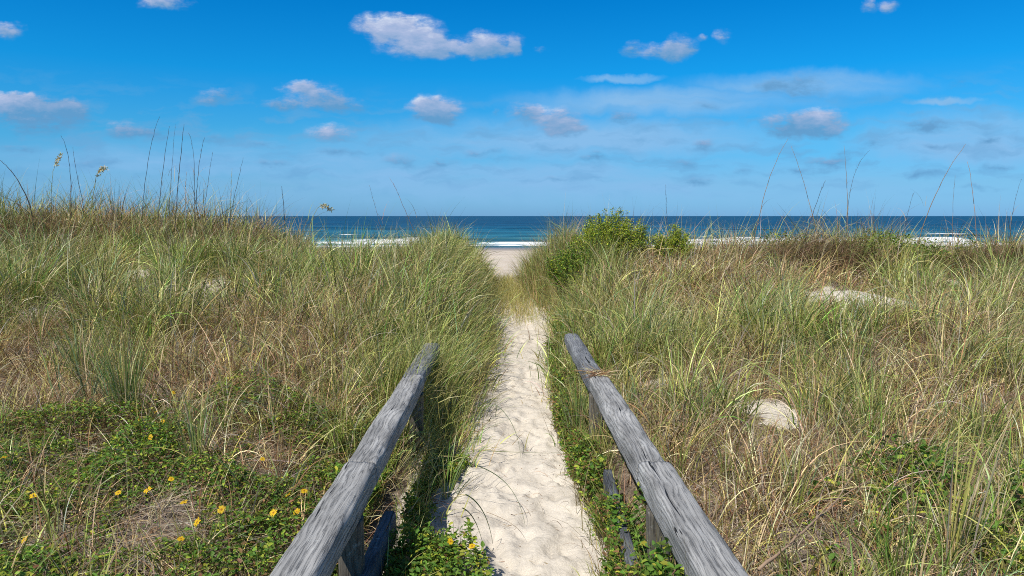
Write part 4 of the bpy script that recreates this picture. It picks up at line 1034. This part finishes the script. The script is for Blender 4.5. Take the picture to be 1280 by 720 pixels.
# ------------------------------------------------------------------ sky, clouds, light
SUN_AZ_X, SUN_AZ_Y, SUN_EL = -.64, -.77, R(54)
w = bpy.data.worlds.new('World'); sc.world = w; w.use_nodes = True; nt = w.node_tree; nt.nodes.clear()
out = nt.nodes.new('ShaderNodeOutputWorld'); bg = nt.nodes.new('ShaderNodeBackground'); bg.inputs['Strength'].default_value = .1
sky = nt.nodes.new('ShaderNodeTexSky'); sky.sky_type = 'NISHITA'; sky.sun_disc = False; sky.sun_elevation = SUN_EL
sky.sun_rotation = math.atan2(SUN_AZ_X, SUN_AZ_Y); sky.altitude = 0; sky.air_density = 1.0; sky.dust_density = .35; sky.ozone_density = 2.2
tc = nt.nodes.new('ShaderNodeTexCoord')
sep = N(nt, 'ShaderNodeSeparateXYZ'); L(nt, tc.outputs['Generated'], sep.inputs[0])
yy = math_n(nt, 'MAXIMUM', sep.outputs[1], .03)
u = math_n(nt, 'DIVIDE', sep.outputs[0], yy); v = math_n(nt, 'DIVIDE', sep.outputs[2], yy)
uv = N(nt, 'ShaderNodeCombineXYZ'); L(nt, u, uv.inputs[0]); L(nt, v, uv.inputs[1])
# the colour of the clear air by height above the horizon
tint = ramp(nt, sep.outputs[2], [(0.0, (.26, .61, 1.34)), (.04, (.26, .61, 1.08)), (.10, (.16, .69, 1.08)), (.18, (.03, .69, 1.18)), (.28, (.004, .60, 1.14)), (.42, (.12, .58, .98)), (.65, (.45, .55, .68))])
clear = mixc(nt, 1.0, sky.outputs[0], tint, 'MULTIPLY')
# cloud shapes
wn = N(nt, 'ShaderNodeTexNoise'); wn.inputs['Scale'].default_value = 26; wn.inputs['Detail'].default_value = 5; wn.inputs['Roughness'].default_value = .55; L(nt, uv.outputs[0], wn.inputs['Vector'])
wsub = N(nt, 'ShaderNodeVectorMath'); wsub.operation = 'SUBTRACT'; L(nt, wn.outputs['Color'], wsub.inputs[0]); wsub.inputs[1].default_value = (.5, .5, .5)
wsc = N(nt, 'ShaderNodeVectorMath'); wsc.operation = 'MULTIPLY'; wsc.inputs[1].default_value = (.050, .026, 0); L(nt, wsub.outputs[0], wsc.inputs[0])
uvw = N(nt, 'ShaderNodeVectorMath'); uvw.operation = 'ADD'; L(nt, uv.outputs[0], uvw.inputs[0]); L(nt, wsc.outputs[0], uvw.inputs[1])
# centre x, centre y, half width, half height (photograph pixels), density, brightness
CL = [(478, 32, 34, 16, 1, 1), (515, 48, 48, 24, 1.1, 1), (548, 62, 30, 13, 1, .95), (612, 55, 44, 15, .85, .85), (600, 64, 30, 9, .6, .8),
      (12, 38, 20, 11, .9, .8), (205, 3, 34, 9, .9, .85), (828, 66, 30, 11, .75, .75), (850, 58, 20, 16, .7, .75), (790, 62, 14, 9, .5, .6), (905, 48, 14, 10, .45, .9), (877, 46, 9, 5, .45, .8),
      (642, 60, 10, 10, .5, .8), (680, 66, 8, 6, .4, .7), (1085, 5, 12, 8, .5, .8), (1112, 6, 14, 8, .55, .8),
      (30, 134, 62, 19, 1, .62), (90, 140, 30, 13, .95, .6), (20, 126, 30, 12, .9, .8), (50, 158, 60, 12, .5, .3),
      (155, 162, 26, 12, .8, .65), (190, 166, 26, 10, .5, .45), (268, 122, 32, 11, .65, .6), (395, 121, 40, 16, .85, .78), (375, 108, 22, 8, .7, .85), (430, 132, 36, 10, .5, .5), (350, 130, 20, 8, .5, .55),
      (550, 136, 42, 15, .9, .85), (530, 128, 22, 12, .7, .9), (412, 167, 34, 12, .85, .85), (540, 148, 30, 8, .55, .35), (260, 172, 50, 9, .35, .45), (330, 182, 50, 6, .3, .4),
      (690, 148, 32, 16, .9, .85), (712, 162, 26, 11, .8, .75), (655, 142, 22, 11, .55, .65), (780, 148, 22, 9, .45, .55), (1030, 152, 34, 19, .95, .82), (985, 154, 34, 15, .75, .5), (1000, 165, 40, 10, .5, .35),
      (1000, 108, 40, 16, .5, .22), (955, 108, 26, 12, .35, .3), (882, 180, 18, 9, .55, .6), (1040, 203, 34, 10, .5, .5), (1160, 158, 38, 10, .6, .25), (1235, 176, 22, 8, .5, .2), (1060, 190, 22, 8, .4, .3),
      (745, 198, 26, 7, .5, .4), (858, 204, 18, 7, .4, .5), (500, 202, 30, 11, .4, .5), (555, 205, 24, 9, .45, .5), (1200, 106, 18, 9, .3, .15), (1250, 208, 30, 6, .4, .2), (120, 205, 50, 8, .3, .45), (25, 186, 40, 7, .35, .35),
      (1170, 184, 26, 5, .35, .25), (620, 140, 10, 6, .35, .6), (925, 215, 40, 6, .3, .35), (1090, 180, 28, 6, .35, .3), (870, 226, 30, 5, .4, .35), (340, 205, 34, 6, .4, .45), (1000, 215, 40, 6, .4, .35), (1150, 220, 36, 5, .4, .3), (700, 225, 40, 5, .35, .4), (420, 190, 40, 6, .4, .4), (600, 190, 30, 6, .4, .5), (1225, 235, 40, 5, .35, .3), (880, 135, 30, 7, .35, .35)]
M_ = None; S_ = None
CL = [(a, b, c, d, min(1.1, e * (1.3 if e < .65 else 1.05)), f) for a, b, c, d, e, f in CL]
for cx, cy, aw, ah, dn, br in CL:
    d = ray(cx, cy); u0, v0 = d[0] / d[1], d[2] / d[1]
    a_, b_ = aw / F * 1.25, ah / F * 1.35
    sb = N(nt, 'ShaderNodeVectorMath'); sb.operation = 'SUBTRACT'; L(nt, uvw.outputs[0], sb.inputs[0]); sb.inputs[1].default_value = (u0, v0, 0)
    ml = N(nt, 'ShaderNodeVectorMath'); ml.operation = 'MULTIPLY'; L(nt, sb.outputs[0], ml.inputs[0]); ml.inputs[1].default_value = (1 / a_, 1 / b_, 0)
    ln = N(nt, 'ShaderNodeVectorMath'); ln.operation = 'LENGTH'; L(nt, ml.outputs[0], ln.inputs[0])
    mm = N(nt, 'ShaderNodeMapRange'); mm.clamp = True; L(nt, ln.outputs['Value'], mm.inputs[0]); mm.inputs[1].default_value = 1.0; mm.inputs[2].default_value = 0.0; mm.inputs[3].default_value = 0; mm.inputs[4].default_value = dn
    # light from the upper left: the lower right of each heap is grey
    dt = N(nt, 'ShaderNodeVectorMath'); dt.operation = 'DOT_PRODUCT'; L(nt, ml.outputs[0], dt.inputs[0]); dt.inputs[1].default_value = (-.18, .55, 0)
    br_n = math_n(nt, 'MULTIPLY', math_n(nt, 'ADD', dt.outputs['Value'], br - .48), mm.outputs[0])
    M_ = mm.outputs[0] if M_ is None else math_n(nt, 'ADD', M_, mm.outputs[0])
    S_ = br_n if S_ is None else math_n(nt, 'ADD', S_, br_n)
sh = math_n(nt, 'DIVIDE', S_, math_n(nt, 'MAXIMUM', M_, .001))
fn = N(nt, 'ShaderNodeTexNoise'); fn.inputs['Scale'].default_value = 42; fn.inputs['Detail'].default_value = 7; fn.inputs['Roughness'].default_value = .66
fmp = N(nt, 'ShaderNodeMapping'); fmp.inputs['Scale'].default_value = (.8, 1.9, 1); L(nt, uv.outputs[0], fmp.inputs[0]); L(nt, fmp.outputs[0], fn.inputs['Vector'])
dens = math_n(nt, 'ADD', M_, math_n(nt, 'MULTIPLY', math_n(nt, 'SUBTRACT', fn.outputs[0], .5), math_n(nt, 'MINIMUM', math_n(nt, 'MULTIPLY', M_, 3.0), 1.7)))
al = N(nt, 'ShaderNodeMapRange'); al.interpolation_type = 'SMOOTHSTEP'; L(nt, dens, al.inputs[0]); al.inputs[1].default_value = .08; al.inputs[2].default_value = .78; al.inputs[3].default_value = 0; al.inputs[4].default_value = .9
shn = math_n(nt, 'ADD', sh, math_n(nt, 'MULTIPLY', math_n(nt, 'SUBTRACT', fn.outputs[0], .5), 1.0))
ccol = ramp(nt, shn, [(0.0, (1.1, 2.9, 5.2)), (.3, (2.2, 3.5, 5.6)), (.62, (3.9, 4.6, 6.5)), (1.0, (7.4, 7.8, 8.5))])
# the ramp is limited to one, so brighten after it
# high thin veil, streaked, stronger to the right
smap = N(nt, 'ShaderNodeMapping'); smap.inputs['Rotation'].default_value = (0, 0, R(-6)); smap.inputs['Scale'].default_value = (2.2, 15, 1); smap.inputs['Location'].default_value = (3.1, 1.7, 0); L(nt, uvw.outputs[0], smap.inputs[0])
sn = N(nt, 'ShaderNodeTexNoise'); sn.inputs['Scale'].default_value = 1; sn.inputs['Detail'].default_value = 7; sn.inputs['Roughness'].default_value = .6; L(nt, smap.outputs[0], sn.inputs['Vector'])
def blob(px, py, aw, ah):
    d = ray(px, py); sb = N(nt, 'ShaderNodeVectorMath'); sb.operation = 'SUBTRACT'; L(nt, uvw.outputs[0], sb.inputs[0]); sb.inputs[1].default_value = (d[0] / d[1], d[2] / d[1], 0)
    ml = N(nt, 'ShaderNodeVectorMath'); ml.operation = 'MULTIPLY'; L(nt, sb.outputs[0], ml.inputs[0]); ml.inputs[1].default_value = (F / aw, F / ah, 0)
    ln = N(nt, 'ShaderNodeVectorMath'); ln.operation = 'LENGTH'; L(nt, ml.outputs[0], ln.inputs[0])
    mm = N(nt, 'ShaderNodeMapRange'); mm.clamp = True; mm.interpolation_type = 'SMOOTHSTEP'; L(nt, ln.outputs['Value'], mm.inputs[0]); mm.inputs[1].default_value = 1; mm.inputs[2].default_value = .2; mm.inputs[3].default_value = 0; mm.inputs[4].default_value = 1
    return mm.outputs[0]
g1 = None
for args in ((1010, 105, 190, 22), (850, 128, 260, 26), (1220, 175, 240, 50), (700, 175, 420, 40), (1180, 128, 60, 7), (780, 98, 60, 6), (300, 200, 420, 45), (640, 225, 900, 40)):
    bb = blob(*args); g1 = bb if g1 is None else math_n(nt, 'MAXIMUM', g1, bb)
veil = math_n(nt, 'MULTIPLY', g1, ramp(nt, sn.outputs[0], [(.36, .30), (.60, .95)]))
base = mixc(nt, veil, clear, (2.2, 4.45, 7.2))
# small faint scraps low over the horizon
lmap = N(nt, 'ShaderNodeMapping'); lmap.inputs['Scale'].default_value = (15, 62, 1); L(nt, uvw.outputs[0], lmap.inputs[0])
lnz = N(nt, 'ShaderNodeTexNoise'); lnz.inputs['Scale'].default_value = 1; lnz.inputs['Detail'].default_value = 5; L(nt, lmap.outputs[0], lnz.inputs['Vector'])
lb = ramp(nt, sep.outputs[2], [(0.02, 0.0), (.05, 1.0), (.11, 1.0), (.17, 0.0)])
lowc = math_n(nt, 'MULTIPLY', lb, ramp(nt, lnz.outputs[0], [(.49, 0.0), (.67, .6)]))
base = mixc(nt, lowc, base, (1.35, 3.45, 6.0))
final = mixc(nt, al.outputs[0], base, ccol)
w.cycles.sampling_method = 'MANUAL'; w.cycles.sample_map_resolution = 256
L(nt, final, bg.inputs['Color']); L(nt, bg.outputs[0], out.inputs[0])

sd = bpy.data.lights.new('sun', 'SUN'); sd.energy = 4.3; sd.angle = R(.55); sd.color = (1.0, .955, .87)
so = bpy.data.objects.new('sun', sd); COL.objects.link(so)
hn = math.hypot(SUN_AZ_X, SUN_AZ_Y); ce = math.cos(SUN_EL)
S = Vector((SUN_AZ_X / hn * ce, SUN_AZ_Y / hn * ce, math.sin(SUN_EL)))
so.rotation_euler = S.to_track_quat('Z', 'Y').to_euler(); so.location = (-5, -5, 12)

vs = sc.view_settings; vs.view_transform = 'Standard'; vs.look = 'None'; vs.exposure = 0.20; vs.gamma = 1; vs.use_curve_mapping = False
sc.cycles.use_denoising = False; sc.cycles.filter_width = 1.0
sc.cycles.max_bounces = 4; sc.cycles.diffuse_bounces = 2; sc.cycles.transmission_bounces = 2; sc.cycles.glossy_bounces = 1
